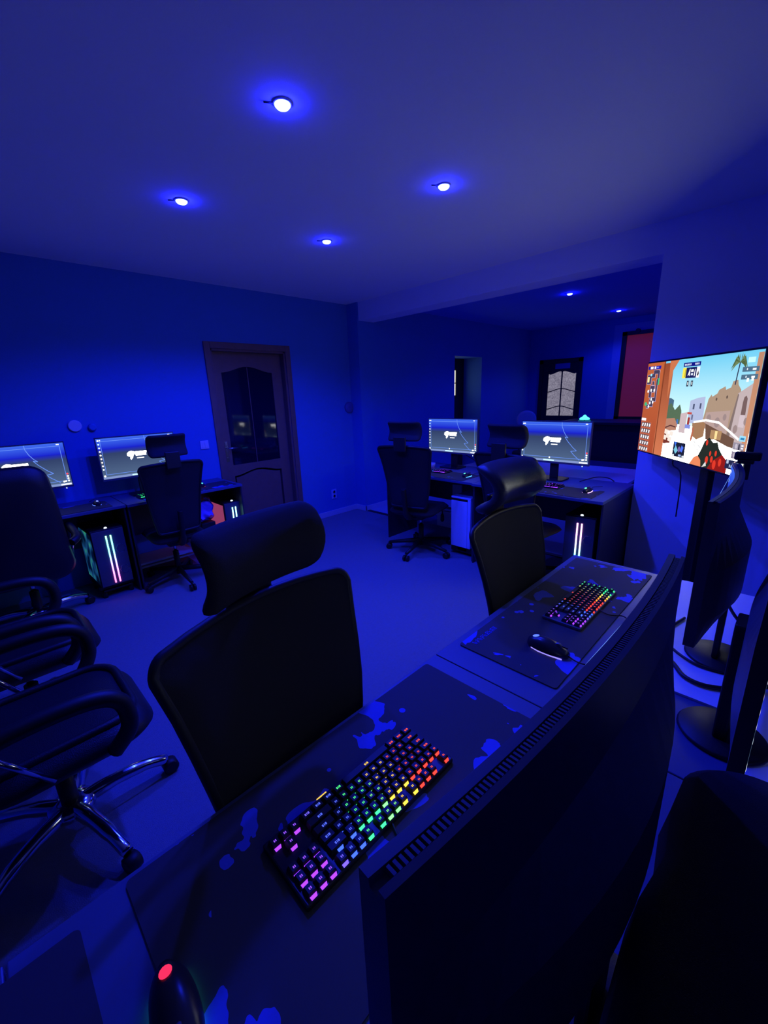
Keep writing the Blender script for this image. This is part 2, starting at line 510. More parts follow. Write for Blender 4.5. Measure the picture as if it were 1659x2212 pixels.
# ------------------------------------------------------------------ desks
def splat_mat(name, seed, dens):
    m = bpy.data.materials.new(name); m.use_nodes = True
    nt = m.node_tree; b = nt.nodes['Principled BSDF']; b.inputs['Roughness'].default_value = 0.75
    tc = nt.nodes.new('ShaderNodeTexCoord')
    mp = nt.nodes.new('ShaderNodeMapping'); mp.inputs['Location'].default_value = (seed, seed * 1.7, 0)
    n1 = nt.nodes.new('ShaderNodeTexNoise'); n1.inputs['Scale'].default_value = 7.5; n1.inputs['Detail'].default_value = 3.5; n1.inputs['Distortion'].default_value = 0.5
    n2 = nt.nodes.new('ShaderNodeTexVoronoi'); n2.inputs['Scale'].default_value = 21
    nt.links.new(tc.outputs['Object'], mp.inputs[0]); nt.links.new(mp.outputs[0], n1.inputs['Vector']); nt.links.new(mp.outputs[0], n2.inputs['Vector'])
    g1 = nt.nodes.new('ShaderNodeMath'); g1.operation = 'GREATER_THAN'; g1.inputs[1].default_value = dens
    nt.links.new(n1.outputs['Fac'], g1.inputs[0])
    g2 = nt.nodes.new('ShaderNodeMath'); g2.operation = 'LESS_THAN'; g2.inputs[1].default_value = 0.17
    nt.links.new(n2.outputs['Distance'], g2.inputs[0])
    n3 = nt.nodes.new('ShaderNodeTexNoise'); n3.inputs['Scale'].default_value = 4.0
    nt.links.new(mp.outputs[0], n3.inputs['Vector'])
    g3 = nt.nodes.new('ShaderNodeMath'); g3.operation = 'GREATER_THAN'; g3.inputs[1].default_value = 0.56
    nt.links.new(n3.outputs['Fac'], g3.inputs[0])
    mu = nt.nodes.new('ShaderNodeMath'); mu.operation = 'MULTIPLY'; nt.links.new(g2.outputs[0], mu.inputs[0]); nt.links.new(g3.outputs[0], mu.inputs[1])
    mxx = nt.nodes.new('ShaderNodeMath'); mxx.operation = 'MAXIMUM'; nt.links.new(g1.outputs[0], mxx.inputs[0]); nt.links.new(mu.outputs[0], mxx.inputs[1])
    mx = nt.nodes.new('ShaderNodeMix'); mx.data_type = 'RGBA'
    mx.inputs['A'].default_value = (0.045, 0.045, 0.05, 1); mx.inputs['B'].default_value = (0.06, 0.10, 0.62, 1)
    nt.links.new(mxx.outputs[0], mx.inputs['Factor']); nt.links.new(mx.outputs['Result'], b.inputs['Base Color'])
    return m
M_MATA = splat_mat('mat_splatter_a', 3.1, 0.60)
M_MATB = splat_mat('mat_splatter_b', 8.4, 0.61)
M_MATC = splat_mat('mat_splatter_c', 5.2, 0.66)

def desk(label, x0, x1, yf, yb, rotz=0.0, loc=(0, 0, 0), sides=(1, 1), group=None, shelf=False, modesty=True, top=None):
    """desk in a local frame: sitter side at y=yf, back at y=yb (yf>yb or the reverse)"""
    t = thing('computer_desk', label, 'desk', loc, rotz, group)
    a, b = min(yf, yb), max(yf, yb)
    bm = B(); bx(bm, x0, x1, a, b, 0.728, 0.75, 0.002); obj('desktop', bm, top or M_DESK, t)
    for s, x in ((sides[0], x0), (sides[1], x1 - 0.018)):
        if s:
            bm = B(); bx(bm, x + 0.003, x + 0.015, a + 0.02, b - 0.03, 0.0, 0.728); obj('side_panel', bm, M_DSIDE, t)
    if modesty:
        yb_ = yb + (0.06 if yb < yf else -0.075)
        bm = B(); bx(bm, x0 + .018, x1 - .018, yb_, yb_ + 0.015, 0.36, 0.728); obj('modesty_panel', bm, M_DSIDE, t)
    if shelf:
        bm = B(); ys = sorted((yb + (0.02 if yb < yf else -.02), yb + (.3 if yb < yf else -.3)))
        bx(bm, x0 + .018, x0 + .54, ys[0], ys[1], 0.14, 0.158); bx(bm, x0 + .018, x0 + .54, ys[0] + .03, ys[1], 0.10, 0.115); obj('lower_shelf', bm, M_DESKW, t)
    return t
YF, YBK = 0.70, -0.02
G_N = 'desks of the near row'
desk('near desk holding the big rainbow keyboard, left of the desk joint', -0.12, 0.888, YF, YBK, group=G_N)
desk('near desk holding the smaller rainbow keyboard and black mouse, right of the desk joint', 0.892, 1.96, YF, YBK, group=G_N)
bm = B(); bx(bm, 1.9605, 1.9625, YBK + .002, YF - .002, 0.728, 0.7505)
d_end = [o for o in bpy.data.objects if o.get('label', '').startswith('near desk holding the smaller')][0]
obj('edge_band', bm, M_EDGE, d_end, 'pale edge strip')
desk('desk at the bottom left corner, left of the red logo mouse', -1.12, -0.124, YF, YBK, group=G_N)
desk('back row desk under the black padded bag', 0.0, 0.94, -0.72, -0.025, group='desks of the row behind the near monitors', sides=(1, 0))
desk('back row desk at the right edge, holding loose cables', 0.945, 1.96, -0.72, -0.025, group='desks of the row behind the near monitors', sides=(1, 1), top=M_DESKW)
desk('left wall desk under the left monitor with white mouse light', -0.2, 0.812, 3.765, 4.285)
desk('left wall desk nearest the brown door with pale lower shelf', 0.818, 1.80, 3.745, 4.285, shelf=True)
# right cluster: local x = world y
desk('alcove edge desk with the white computer tower below it', 2.005, 3.10, -3.075, -3.79, rotz=PI / 2, loc=(0, 0, 0), shelf=False)
desk('alcove edge desk beside the wall, with pink lit computer tower', 0.925, 2.0, -3.05, -3.79, rotz=PI / 2, loc=(0, 0, 0))
desk('bare desk backing onto the alcove edge desks, bright blue top', 0.98, 2.6, -4.48, -3.795, rotz=PI / 2, loc=(0, 0, 0), top=M_DESKW)

def slab_rr(bm, w, d, r, z0, z1, n=6):
    pts = []
    for q, (cx, cy) in enumerate(((w / 2 - r, d / 2 - r), (-w / 2 + r, d / 2 - r), (-w / 2 + r, -d / 2 + r), (w / 2 - r, -d / 2 + r))):
        for k in range(n + 1):
            a = q * PI / 2 + PI / 2 * k / n
            pts.append((cx + r * math.cos(a), cy + r * math.sin(a)))
    lo_ = [bm.verts.new((x, y, z0)) for x, y in pts]; hi_ = [bm.verts.new((x, y, z1)) for x, y in pts]
    bm.faces.new(lo_[::-1]); bm.faces.new(hi_)
    for k in range(len(pts)):
        bm.faces.new((lo_[k], lo_[(k + 1) % len(pts)], hi_[(k + 1) % len(pts)], hi_[k]))

def deskmat(label, cx, cy, w, d, m, rotz=0.0, writing=None):
    bm = B(); slab_rr(bm, w, d, 0.010, 0.0, 0.003)
    t = thing('desk_mat', label, 'desk mat', (cx, cy, 0.751), rotz, 'black splatter print desk mats')
    obj('mat_sheet', bm, m, t)
    if writing:      # illegible row of chunky printed letters
        bm = B(); rr = random.Random(5)
        for k in range(9):
            x = -w / 2 + 0.035 + k * 0.0145; y = d / 2 - 0.042
            a, b_ = rr.choice(((0, 1), (0.3, 1), (0, .7)))
            for (p0, p1, q0, q1) in ((0, .0035, 0, .017), (.0075, .011, .017 * a, .017 * b_), (0, .011, .007, .010), (0, .011, .0135 * (k % 2), .0135 * (k % 2) + .0035)):
                f = [bm.verts.new((x + p, y + q, .0034)) for p, q in ((p0, q0), (p1, q0), (p1, q1), (p0, q1))]
                bm.faces.new(f)
        obj('printed_lettering', bm, mat('mat_print_blue', (0.06, 0.10, 0.60), 0.7), t, 'blue printed lettering')
    return t
deskmat('large black desk mat with blue splatter under the big rainbow keyboard', 0.432, 0.483, 0.80, 0.41, M_MATA)
deskmat('black desk mat with blue lettering under the smaller rainbow keyboard', 1.452, 0.518, 0.95, 0.312, M_MATB, writing=True)
deskmat('black desk mat left of the mouse with the red logo', -0.50, 0.465, 0.93, 0.41, M_MATC)
deskmat('black desk mat on the wall desk under the left monitor', 0.33, 3.93, 0.80, 0.28, M_MATC)
deskmat('black desk mat on the wall desk beside the brown door', 1.36, 3.91, 0.80, 0.28, M_MATA)
deskmat('black desk mat on the desk over the white tower', 3.24, 2.55, 0.85, 0.31, M_MATC, rotz=PI / 2)
deskmat('black desk mat on the desk over the pink lit tower', 3.22, 1.45, 0.86, 0.31, M_MATB, rotz=PI / 2)

# ------------------------------------------------------------------ screens
def screen_mat(name='screen_pixels', strength=1.0):
    if name in MATS: return MATS[name]
    m = bpy.data.materials.new(name); m.use_nodes = True
    nt = m.node_tree; nt.nodes.clear()
    a = nt.nodes.new('ShaderNodeAttribute'); a.attribute_name = 'Col'
    e = nt.nodes.new('ShaderNodeEmission'); e.inputs[1].default_value = strength
    o = nt.nodes.new('ShaderNodeOutputMaterial')
    nt.links.new(a.outputs['Color'], e.inputs[0]); nt.links.new(e.outputs[0], o.inputs[0])
    MATS[name] = m
    return m

class Paint:
    """flat picture of coloured polygons; x right, y up in 0..1; later polygons lie slightly in front"""
    def __init__(s, w, h, fn):
        s.w, s.h, s.fn, s.V, s.F, s.C, s.n = w, h, fn, [], [], [], 0
    def poly(s, pts, col, cols=None, k=1.0):
        i = len(s.V)
        for j, (x, y) in enumerate(pts):
            s.V.append(s.fn((x - .5) * s.w, (y - .5) * s.h, 0.00002 * s.n))
            c = cols[j] if cols else col
            l = lin(c); s.C.append((l[0] * k, l[1] * k, l[2] * k, 1))
        s.F.append(list(range(i, i + len(pts)))); s.n += 1
    def rect(s, x0, y0, x1, y1, col, k=1.0): s.poly([(x0, y0), (x1, y0), (x1, y1), (x0, y1)], col, k=k)
    def grad(s, x0, y0, x1, y1, cb, ct, k=1.0, nx=1):
        for i in range(nx):
            a, b = x0 + (x1 - x0) * i / nx, x0 + (x1 - x0) * (i + 1) / nx
            s.poly([(a, y0), (b, y0), (b, y1), (a, y1)], None, [cb, cb, ct, ct], k); s.n -= 1
        s.n += 1
    def disc(s, cx, cy, r, col, k=1.0, ry=None, n=14):
        ry = ry or r * s.w / s.h
        s.poly([(cx + r * math.cos(2 * PI * i / n), cy + ry * math.sin(2 * PI * i / n)) for i in range(n)], col, k=k)
    def line(s, pts, w, col, k=1.0):
        for (a, b) in zip(pts[:-1], pts[1:]):
            dx, dy = (b[0] - a[0]) * s.w, (b[1] - a[1]) * s.h
            L = math.hypot(dx, dy) or 1; nx, ny = -dy / L * w / 2, dx / L * w / 2
            s.poly([(a[0] + nx / s.w, a[1] + ny / s.h), (b[0] + nx / s.w, b[1] + ny / s.h), (b[0] - nx / s.w, b[1] - ny / s.h), (a[0] - nx / s.w, a[1] - ny / s.h)], col, k=k)
            s.n -= 1
        s.n += 1
    def build(s, name, parent, m, label=None):
        me = bpy.data.meshes.new(name); me.from_pydata([tuple(v) for v in s.V], [], s.F)
        ca = me.color_attributes.new('Col', 'FLOAT_COLOR', 'POINT')
        for i, c in enumerate(s.C): ca.data[i].color = c
        me.materials.append(m)
        o = bpy.data.objects.new(name, me); COL.objects.link(o); o.parent = parent
        if label: o['label'] = label
        return o

def wallpaper(p):
    p.grad(0, 0, 1, 0.62, (.33, .42, .56), (.20, .26, .42), nx=8)
    p.grad(0, 0.62, 1, 0.74, (.20, .26, .42), (.10, .13, .78), nx=8)
    p.grad(0, 0.74, 1, 1, (.10, .14, .82), (.25, .42, .95), nx=8)
    p.rect(0.0, 0, 1, 0.055, (.52, .60, .82))
    c = (.42, .58, .98)
    p.line([(0.045, 0.11), (0.045, 0.93), (0.955, 0.93), (0.955, 0.11), (0.045, 0.11)], 0.004, c)
    p.line([(0.60, 1.0), (0.605, 0.9), (0.63, 0.78), (0.665, 0.68), (0.70, 0.615), (0.655, 0.64), (0.70, 0.53), (0.78, 0.38), (0.83, 0.31), (0.75, 0.29), (0.80, 0.2), (0.88, 0.08)], 0.005, c)
    wh = (1, 1, 1)
    p.poly([(.34, .53), (.345, .585), (.37, .62), (.40, .635), (.43, .62), (.45, .60), (.44, .55), (.42, .51), (.41, .46), (.385, .41), (.375, .44), (.38, .49), (.36, .50)], wh, k=6)
    p.rect(.45, .56, .60, .61, wh, 6); p.rect(.45, .50, .59, .555, wh, 6); p.rect(.46, .43, .555, .452, wh, 1.8)
    ic = [(1, 1, 1), (.7, .9, 1), (.8, .95, 1), (1, 1, 1), (1, .98, .9), (1, .85, .8), (1, .9, .8), (1, .95, .95), (.9, .95, 1)]
    for i, cc in enumerate(ic):
        p.disc(.022, .95 - i * .088, .011, cc, 1.8)
    p.disc(.045, .955, .008, wh, 1.8); p.disc(.022, .08, .013, wh, 2)
    p.disc(.45, .10, .011, wh, 2); p.rect(.36, .012, .52, .045, (.75, .95, 1), 1.4)
    for i, cc in enumerate([(1, .25, .3), (1, 1, .95), (1, 1, .95), (1, 1, 1)]):
        p.disc(.972, .27 - i * .055, .011, cc, 1.8)
    p.disc(.92, .095, .012, wh, 1.8); p.disc(.94, .10, .010, wh, 1.8); p.rect(.88, .012, .99, .04, wh, 1.6); p.rect(.925, .955, .955, .975, wh, 1.8)

def sag_fn(w, sag):
    return lambda x: -sag * (2 * x / w) ** 2      # towards the viewer (-y) at the ends

def make_monitor(label, loc, rotz, ztop=1.262, w=0.612, h=0.362, sag=0.0, round_base=False, vents=False):
    """faces local -y, stands on the desk at z=0.75"""
    t = thing('monitor', label, 'monitor', loc, rotz)
    zc = ztop - h / 2 - loc[2]
    f = sag_fn(w, sag)
    N = 16
    def shell(bm, prof):
        # prof: list of (y, z) closed section, swept over x with curvature
        secs = []
        for k in range(N + 1):
            x = -w / 2 + w * k / N
            secs.append([bm.verts.new((x, y + f(x), z)) for y, z in prof(abs(2 * x / w))])
        n = len(secs[0])
        for k in range(N):
            for j in range(n):
                fc = bm.faces.new((secs[k][j], secs[k][(j + 1) % n], secs[k + 1][(j + 1) % n], secs[k + 1][j])); fc.smooth = False
        bm.faces.new(secs[0][::-1]); bm.faces.new(secs[-1])
    zt, zb = zc + h / 2, zc - h / 2
    bm = B()
    if vents:
        def prof(s):
            b = 0.022 + 0.040 * max(0, 1 - s * s * 1.05)
            return [(0, zt), (0.008, zt), (0.009, zt - 0.006), (0.015, zt - 0.006), (0.016, zt), (0.021, zt - .001), (0.022, zt - 0.10), (b, zt - 0.17), (b, zb + 0.06), (0.022, zb), (0, zb)]
    else:
        def prof(s):
            b = 0.022 + 0.02 * max(0, 1 - s * s * 1.2)
            return [(0, zt), (0.020, zt), (0.022, zt - 0.08), (b, zt - 0.14), (b, zb + 0.06), (0.022, zb + .01), (0.018, zb), (0, zb)]
    shell(bm, prof)
    obj('housing', bm, M_MON, t)
    if vents:
        bm = B()
        nv = 140
        for k in range(nv):
            x = -w / 2 + 0.012 + (w - 0.024) * k / (nv - 1)
            bx(bm, x - 0.0011, x + 0.0011, 0.009 + f(x), 0.0155 + f(x), zt - 0.006, zt - 0.0004)
        o = obj('vent_ribs', bm, M_MON, t); o['kind'] = 'stuff'
    # glass
    bm = B()
    hs = h - 0.022
    for k in range(N):
        xa, xb = -w / 2 + 0.006 + (w - .012) * k / N, -w / 2 + 0.006 + (w - .012) * (k + 1) / N
        v = [bm.verts.new((xa, -0.0006 + f(xa), zc - hs / 2 + .004)), bm.verts.new((xb, -0.0006 + f(xb), zc - hs / 2 + .004)),
             bm.verts.new((xb, -0.0006 + f(xb), zc + hs / 2 + .004)), bm.verts.new((xa, -0.0006 + f(xa), zc + hs / 2 + .004))]
        bm.faces.new(v)
    bmesh.ops.remove_doubles(bm, verts=bm.verts, dist=1e-6)
    obj('bezel', bm, M_BLKG, t)
    p = Paint(w - .014, hs - .004, lambda x, y, n: (x, -0.0009 + f(x) - n, zc + .004 + y))
    wallpaper(p)
    p.build('screen', t, screen_mat(), 'glowing blue and grey desktop screen')
    bm = B(); lathe(bm, [(0.004, 0), (0.004, -.003)], (w / 2 - .05, -0.002, zb - 0.004), axis='Y', n=10)
    obj('power_light', bm, emis('power_led', (.7, .9, 1), 2.0), t)
    bm = B(); ny = (.026, .042) if vents else (.035, .06)
    bx(bm, -.035, .035, ny[0], ny[1], 0.012, zc, .004); obj('stand_neck', bm, M_BLK, t)
    bm = B(); bx(bm, -.04, .04, .018, .04, zc - .04, zc + .04, .003); obj('mount_plate', bm, M_BLK, t)
    bm = B(); slab_rr(bm, .24, .18, .03, 0.0, 0.012); bmesh.ops.translate(bm, verts=bm.verts, vec=(0, .02, 0))
    if round_base:
        bm.free(); bm = B(); lathe(bm, [(.082, 0), (.085, .004), (.080, .010), (.02, .012)], (0, .045, 0), n=36)
    obj('stand_base', bm, M_BLK if round_base else M_BLKG, t)
    return t
make_monitor('near curved monitor seen from behind, top vents crossing the lower right', (0.413, 0.109, 0.751), PI - 0.026, 1.28, 0.621, 0.362, 0.018, vents=True, round_base=True)
make_monitor('second near curved monitor seen edge on in front of the television', (1.413, 0.117, 0.757), PI + 0.043, 1.28, 0.597, 0.355, 0.024, vents=True, round_base=True)
make_monitor('lit monitor at the left edge of the photo on the wall desk', (0.255, 4.13, 0.751), 0.0, 1.262)
make_monitor('lit monitor on the wall desk beside the light switch, half behind a headrest', (1.065, 4.09, 0.751), 0.0, 1.268)
make_monitor('lit monitor on the desk over the white computer tower', (3.60, 2.61, 0.751), -PI / 2 + 0.02, 1.262)
make_monitor('lit monitor on the desk beside the wall, right of the leather headrest', (3.60, 1.537, 0.751), -PI / 2 - .02, 1.255)
# webcam on second near monitor
t = thing('webcam', 'small black webcam on top of the second near monitor', 'webcam', (1.72, 0.122, 1.285))
bm = B(); bx(bm, -.012, .012, -.035, .03, 0.004, 0.030, .005); obj('body', bm, M_BLK, t)
bm = B(); bx(bm, -.015, .015, -.02, .02, -0.006, 0.006, .002); obj('clip', bm, M_BLK, t)

# ------------------------------------------------------------------ television
TVW, TVH, TYAW = 1.105, 0.63, -2.463
u = Vector((math.cos(TYAW), math.sin(TYAW), 0))
# local frame: faces local -y, x to viewer's right
tv_rot = TYAW
t = thing('television', 'big television on a floor stand showing a sunny desert town game', 'television', (3.144, 0.541, 1.364), tv_rot)
bm = B(); bx(bm, -TVW / 2, TVW / 2, 0.0, 0.03, -TVH / 2, TVH / 2, .004); bx(bm, -.3, .3, .03, .06, -.22, .1, .01); obj('housing', bm, M_BLKG, t)
def tvpaint(p):
    sky1, sky2 = (.60, .88, .93), (.80, .97, .98)
    p.grad(0, .35, 1, 1, (.86, .98, .97), (.42, .78, .92), nx=10)
    p.rect(0, 0, 1, .36, (.97, .99, .97), 9)
    # distant houses, greenery
    p.poly([(.2, .62), (.2, .42), (.28, .42), (.28, .60), (.25, .62)], (.28, .40, .50))
    p.poly([(.2, .58), (.23, .54), (.26, .57), (.3, .5), (.34, .56), (.36, .5), (.38, .36), (.2, .38)], (.33, .42, .33))
    p.poly([(.43, .60), (.50, .63), (.56, .64), (.57, .40), (.43, .38)], (.68, .72, .85))
    p.rect(.46, .52, .475, .57, (.3, .33, .45)); p.rect(.52, .53, .535, .58, (.3, .33, .45)); p.rect(.46, .42, .475, .47, (.4, .42, .55))
    p.poly([(.36, .47), (.42, .49), (.42, .28), (.36, .28)], (.78, .70, .72))
    p.rect(.42, .47, .46, .49, (.75, .3, .25)); p.rect(.43, .36, .45, .44, (.62, .22, .2)); p.rect(.415, .33, .465, .37, (.5, .55, .85))
    p.rect(.33, .33, .345, .41, (.25, .45, .75))
    # large sandstone building
    p.poly([(.56, .36), (.59, .62), (.61, .66), (.62, .64), (.66, .67), (.67, .70), (.72, .73), (.73, .70), (.77, .72), (.78, .77), (.82, .78), (.83, .74), (.86, .70), (.88, .30)], (.66, .56, .48))
    p.poly([(.58, .36), (.59, .50), (.80, .53), (.80, .33)], (.70, .60, .58))
    p.poly([(.80, .28), (.84, .67), (1.0, .78), (1.0, .25)], (.74, .67, .68))
    p.poly([(.80, .30), (.84, .67), (.85, .66), (.83, .30)], (.50, .43, .42))
    p.poly([(.895, .50), (.895, .60), (.90, .64), (.915, .655), (.93, .63), (.935, .50)], (.45, .36, .36))
    p.poly([(.89, .40), (.89, .50), (.935, .50), (.94, .40)], (.80, .73, .76))
    for (x, y) in ((.66, .62), (.75, .64)): p.disc(x, y, .008, (.4, .33, .3))
    for (x, y, r) in ((.62, .45, .02), (.70, .42, .025), (.87, .38, .02), (.95, .45, .018), (.76, .47, .016)): p.disc(x, y, r, (.60, .52, .52))
    # palm
    p.line([(.80, .74), (.805, .84), (.81, .92)], .010, (.18, .20, .32))
    for k_, an in enumerate((0.05, 0.45, 0.9, 1.35, 1.8, 2.25, 2.7, 3.1, 3.5, -0.35)):
        x, y = .81, .92
        cx, cy = x + .040 * math.cos(an), y + .050 * math.sin(an) + .015
        ex, ey = x + .072 * math.cos(an), y + .050 * math.sin(an) - .055
        p.poly([(x, y), (cx, cy + .012), (ex, ey), (cx - .004 * math.cos(an), cy - .022)], (.30, .38, .24) if k_ % 2 else (.42, .50, .34))
    # crates, shadowed street furniture
    p.poly([(.20, .40), (.31, .42), (.34, .36), (.34, .30), (.20, .26)], (.70, .50, .42))
    p.poly([(.20, .30), (.26, .27), (.30, .16), (.24, .14), (.20, .17)], (.45, .20, .17))
    for (x, y) in ((.25, .27), (.27, .23), (.30, .26), (.29, .20), (.24, .21)): p.poly([(x - .02, y - .02), (x + .015, y - .03), (x + .02, y + .02), (x - .015, y + .025)], (.93, .88, .84))
    p.line([(.22, .30), (.28, .34), (.33, .33)], .008, (.35, .2, .2)); p.line([(.26, .14), (.28, .09)], .006, (.4, .3, .3))
    p.poly([(.49, .27), (.48, .39), (.55, .42), (.60, .40), (.60, .28), (.54, .24)], (.62, .46, .34))
    p.poly([(.60, .40), (.88, .30), (.88, .22), (.62, .26)], (.42, .31, .26)); p.rect(.66, .27, .76, .35, (.68, .53, .38)); p.rect(.70, .275, .722, .345, (.95, .85, .6)); 
    p.poly([(.49, .35), (.505, .35), (.50, .24), (.485, .20), (.48, .24)], (.7, .4, .3))
    p.line([(.49, .40), (.60, .43), (.72, .42), (.82, .36), (.92, .30)], .012, (1, 1, .98), 1.3)
    p.poly([(.62, .25), (.70, .27), (.85, .22), (.98, .12), (1, .0), (.70, 0)], (.97, 1, .96), k=9)
    p.line([(.50, .22), (.58, .13)], .005, (.35, .35, .4)); p.line([(.52, .22), (.60, .17)], .005, (.5, .5, .55))
    # weapon
    p.poly([(.62, .24), (.66, .28), (.70, .24), (.74, .25), (.76, .20), (.80, .15), (.82, .0), (.56, .0), (.58, .10), (.60, .16)], (.14, .17, .16))
    p.poly([(.80, .15), (.86, .10), (.86, .0), (.68, .0), (.72, .08)], (.55, .10, .10))
    for (x, y, r) in ((.645, .23, .010), (.69, .14, .009), (.74, .15, .010), (.665, .075, .014), (.71, .09, .012), (.74, .05, .016), (.79, .08, .014)): p.disc(x, y, r, (.85, .22, .16), ry=r * 2.6)
    p.poly([(.51, .0), (.54, .07), (.575, .10), (.61, .06), (.62, .0)], (.90, .52, .36)); p.poly([(.63, .0), (.66, .06), (.67, .02)], (.85, .85, .85))
    # left wooden pillar and panel
    p.grad(0, 0, .155, 1, (.66, .30, .20), (.74, .38, .22), nx=3)
    p.grad(.145, 0, .235, .98, (.80, .46, .32), (.58, .28, .18), nx=2)
    p.line([(.155, 0), (.155, 1)], .010, (.50, .24, .15)); p.poly([(.20, .98), (.205, .80), (.215, .60), (.235, .9), (.28, 1), (.20, 1)], (.78, .45, .30))
    p.grad(.955, .10, 1, .98, (.80, .55, .42), (.72, .52, .42))
    # map
    p.rect(0.005, .93, .12, .965, (.12, .10, .62)); p.rect(.025, .935, .05, .96, (1, 1, 1)); p.rect(.06, .935, .075, .96, (1, 1, 1)); p.rect(.08, .94, .10, .955, (.45, .5, .95))
    mc = (.27, .23, .34); me_ = (.78, .72, .88)
    for (a, b, c, d) in ((.01, .77, .045, .87), (.035, .84, .075, .88), (.06, .84, .07, .92), (.065, .88, .11, .92), (.10, .80, .115, .91), (.045, .68, .085, .75), (.04, .62, .06, .7), (.055, .58, .105, .62), (.095, .58, .108, .82), (.05, .52, .085, .6), (.03, .50, .05, .54), (.06, .76, .075, .80)):
        p.rect(a - .002, b - .004, c + .002, d + .004, me_)
    for (a, b, c, d) in ((.01, .77, .045, .87), (.035, .84, .075, .88), (.06, .84, .07, .92), (.065, .88, .11, .92), (.10, .80, .115, .91), (.045, .68, .085, .75), (.04, .62, .06, .7), (.055, .58, .105, .62), (.095, .58, .108, .82), (.05, .52, .085, .6), (.03, .50, .05, .54), (.06, .76, .075, .80)):
        p.rect(a, b, c, d, mc)
    p.rect(.012, .79, .028, .85, (1, .95, .65)); p.disc(.04, .87, .008, (.6, .9, 1)); p.rect(.108, .76, .122, .83, (.25, .72, .5)); p.disc(.022, .545, .012, (.25, .72, .5))
    for (x, y) in ((.03, .69), (.057, .70), (.085, .70), (.06, .56), (.05, .52), (.085, .57), (.068, .60)): p.disc(x, y, .007, (.95, .97, 1), ry=.018)
    # team cards at left
    p.rect(.003, .355, .045, .385, (.95, .95, .97))
    for r in range(5):
        y = .28 - r * .07
        p.rect(.003, y, .098, y + .062, (.85, .45, .36)); p.rect(.006, y + .004, .095, y + .058, (.35, .24, .26))
        for c in range(4): p.poly([(.012 + c * .022, y + .01), (.024 + c * .022, y + .012), (.028 + c * .022, y + .045), (.016 + c * .022, y + .05)], (.93, .93, .96))
    # score board
    p.rect(.325, .925, .475, .962, (.08, .09, .50))
    for i in range(6): p.rect(.335 + i * .01, .935, .341 + i * .01, .952, (.9, .92, 1))
    for i in range(4): p.rect(.425 + i * .01, .935, .431 + i * .01, .952, (.9, .92, 1))
    p.rect(.325, .815, .475, .915, (.10, .12, .36)); p.rect(.325, .815, .355, .915, (.95, .88, .3)); p.rect(.447, .815, .475, .915, (.93, .93, .95))
    p.poly([(.455, .84), (.462, .88), (.470, .85), (.464, .83)], (.15, .15, .2)); p.rect(.345, .825, .352, .9, (.7, .65, .2))
    p.poly([(.372, .835), (.386, .9), (.392, .9), (.392, .835), (.386, .835), (.386, .85)], (1, 1, 1)); p.poly([(.428, .83), (.436, .83), (.436, .9), (.430, .89)], (1, 1, 1))
    p.rect(.399, .87, .421, .895, (1, 1, 1)); p.rect(.401, .84, .419, .86, (.85, .88, .95))
    p.rect(.375, .735, .392, .79, (.15, .18, .28)); p.rect(.395, .735, .410, .79, (.62, .78, .84)); p.rect(.413, .735, .430, .79, (.15, .18, .28)); p.rect(.381, .75, .386, .778, (1, 1, 1)); p.rect(.419, .75, .424, .778, (1, 1, 1))
    for r in range(2):
        y = .85 - r * .06
        p.rect(.845, y - .01, .985, y + .028, (.30, .42, .52)); p.rect(.93, y, .96, y + .015, (1, 1, 1)); p.disc(.885, y + .01, .005, (.9, .95, 1))
    p.rect(.88, .91, .94, .95, (.75, .95, .98)); p.rect(.895, .76, .915, .79, (.95, 1, 1)); p.rect(.935, .77, .955, .80, (.95, 1, 1))
    # right cards
    p.rect(.93, .29, .985, .335, (.60, .85, .95)); p.rect(.94, .302, .975, .32, (.2, .5, .7))
    p.rect(.885, .215, .985, .275, (.58, .55, .62)); p.rect(.885, .14, .985, .20, (.56, .52, .60))
    for y in (.22, .145):
        p.disc(.915, y + .025, .012, (.75, .72, .78)); p.poly([(.935, y), (.935, y + .04), (.945, y + .05), (.95, y)], (.2, .2, .28))
        for i in range(2): p.rect(.96, y + .008 + i * .022, .98, y + .02 + i * .022, (.95, .95, 1))
    p.rect(.845, .045, .99, .125, (.13, .15, .30)); p.disc(.93, .09, .011, (.88, .75, .72), ry=.03); p.rect(.855, .09, .875, .12, (.7, .75, .85))
    for i in range(3): p.rect(.95, .055 + i * .022, .985, .068 + i * .022, (.6, .72, .95))
    for i in range(2): p.rect(.885 + i * .015, .06, .892 + i * .015, .085, (.75, .85, 1))
    p.rect(.96, .0, 1.0, .12, (.80, .95, .93)); 
    for i in range(2): p.rect(.955, .005 + i * .018, .98, .016 + i * .018, (.3, .5, .65))
    # centre bottom portrait card
    p.rect(.34, .035, .455, .185, (.10, .12, .22)); p.poly([(.345, .185), (.36, .13), (.37, .185)], (.25, .45, .9)); p.poly([(.35, .10), (.365, .15), (.39, .10), (.37, .06)], (.45, .75, .85))
    p.disc(.40, .115, .012, (.45, .38, .65), ry=.03); p.poly([(.42, .16), (.44, .14), (.43, .09), (.41, .10)], (.3, .45, .95)); p.rect(.345, .04, .36, .055, (.9, .95, 1)); p.rect(.435, .04, .45, .06, (.9, .95, 1)); p.rect(.40, .045, .425, .065, (.6, .7, .9))
p = Paint(TVW - 0.022, TVH - 0.022, lambda x, y, n: (((lambda q: 1.435 * q / (1 + .435 * q))(x / (TVW - .022) + .5) - .5) * (TVW - .022), -0.0008 - n, y))
tvpaint(p)
p.build('screen', t, screen_mat('tv_pixels', 1.15), 'bright game picture of a desert town with map and score boxes')
bm = B(); bx(bm, .10, .18, .07, .11, -1.36, 0.0, .006); obj('stand_post', bm, M_BLK, t)
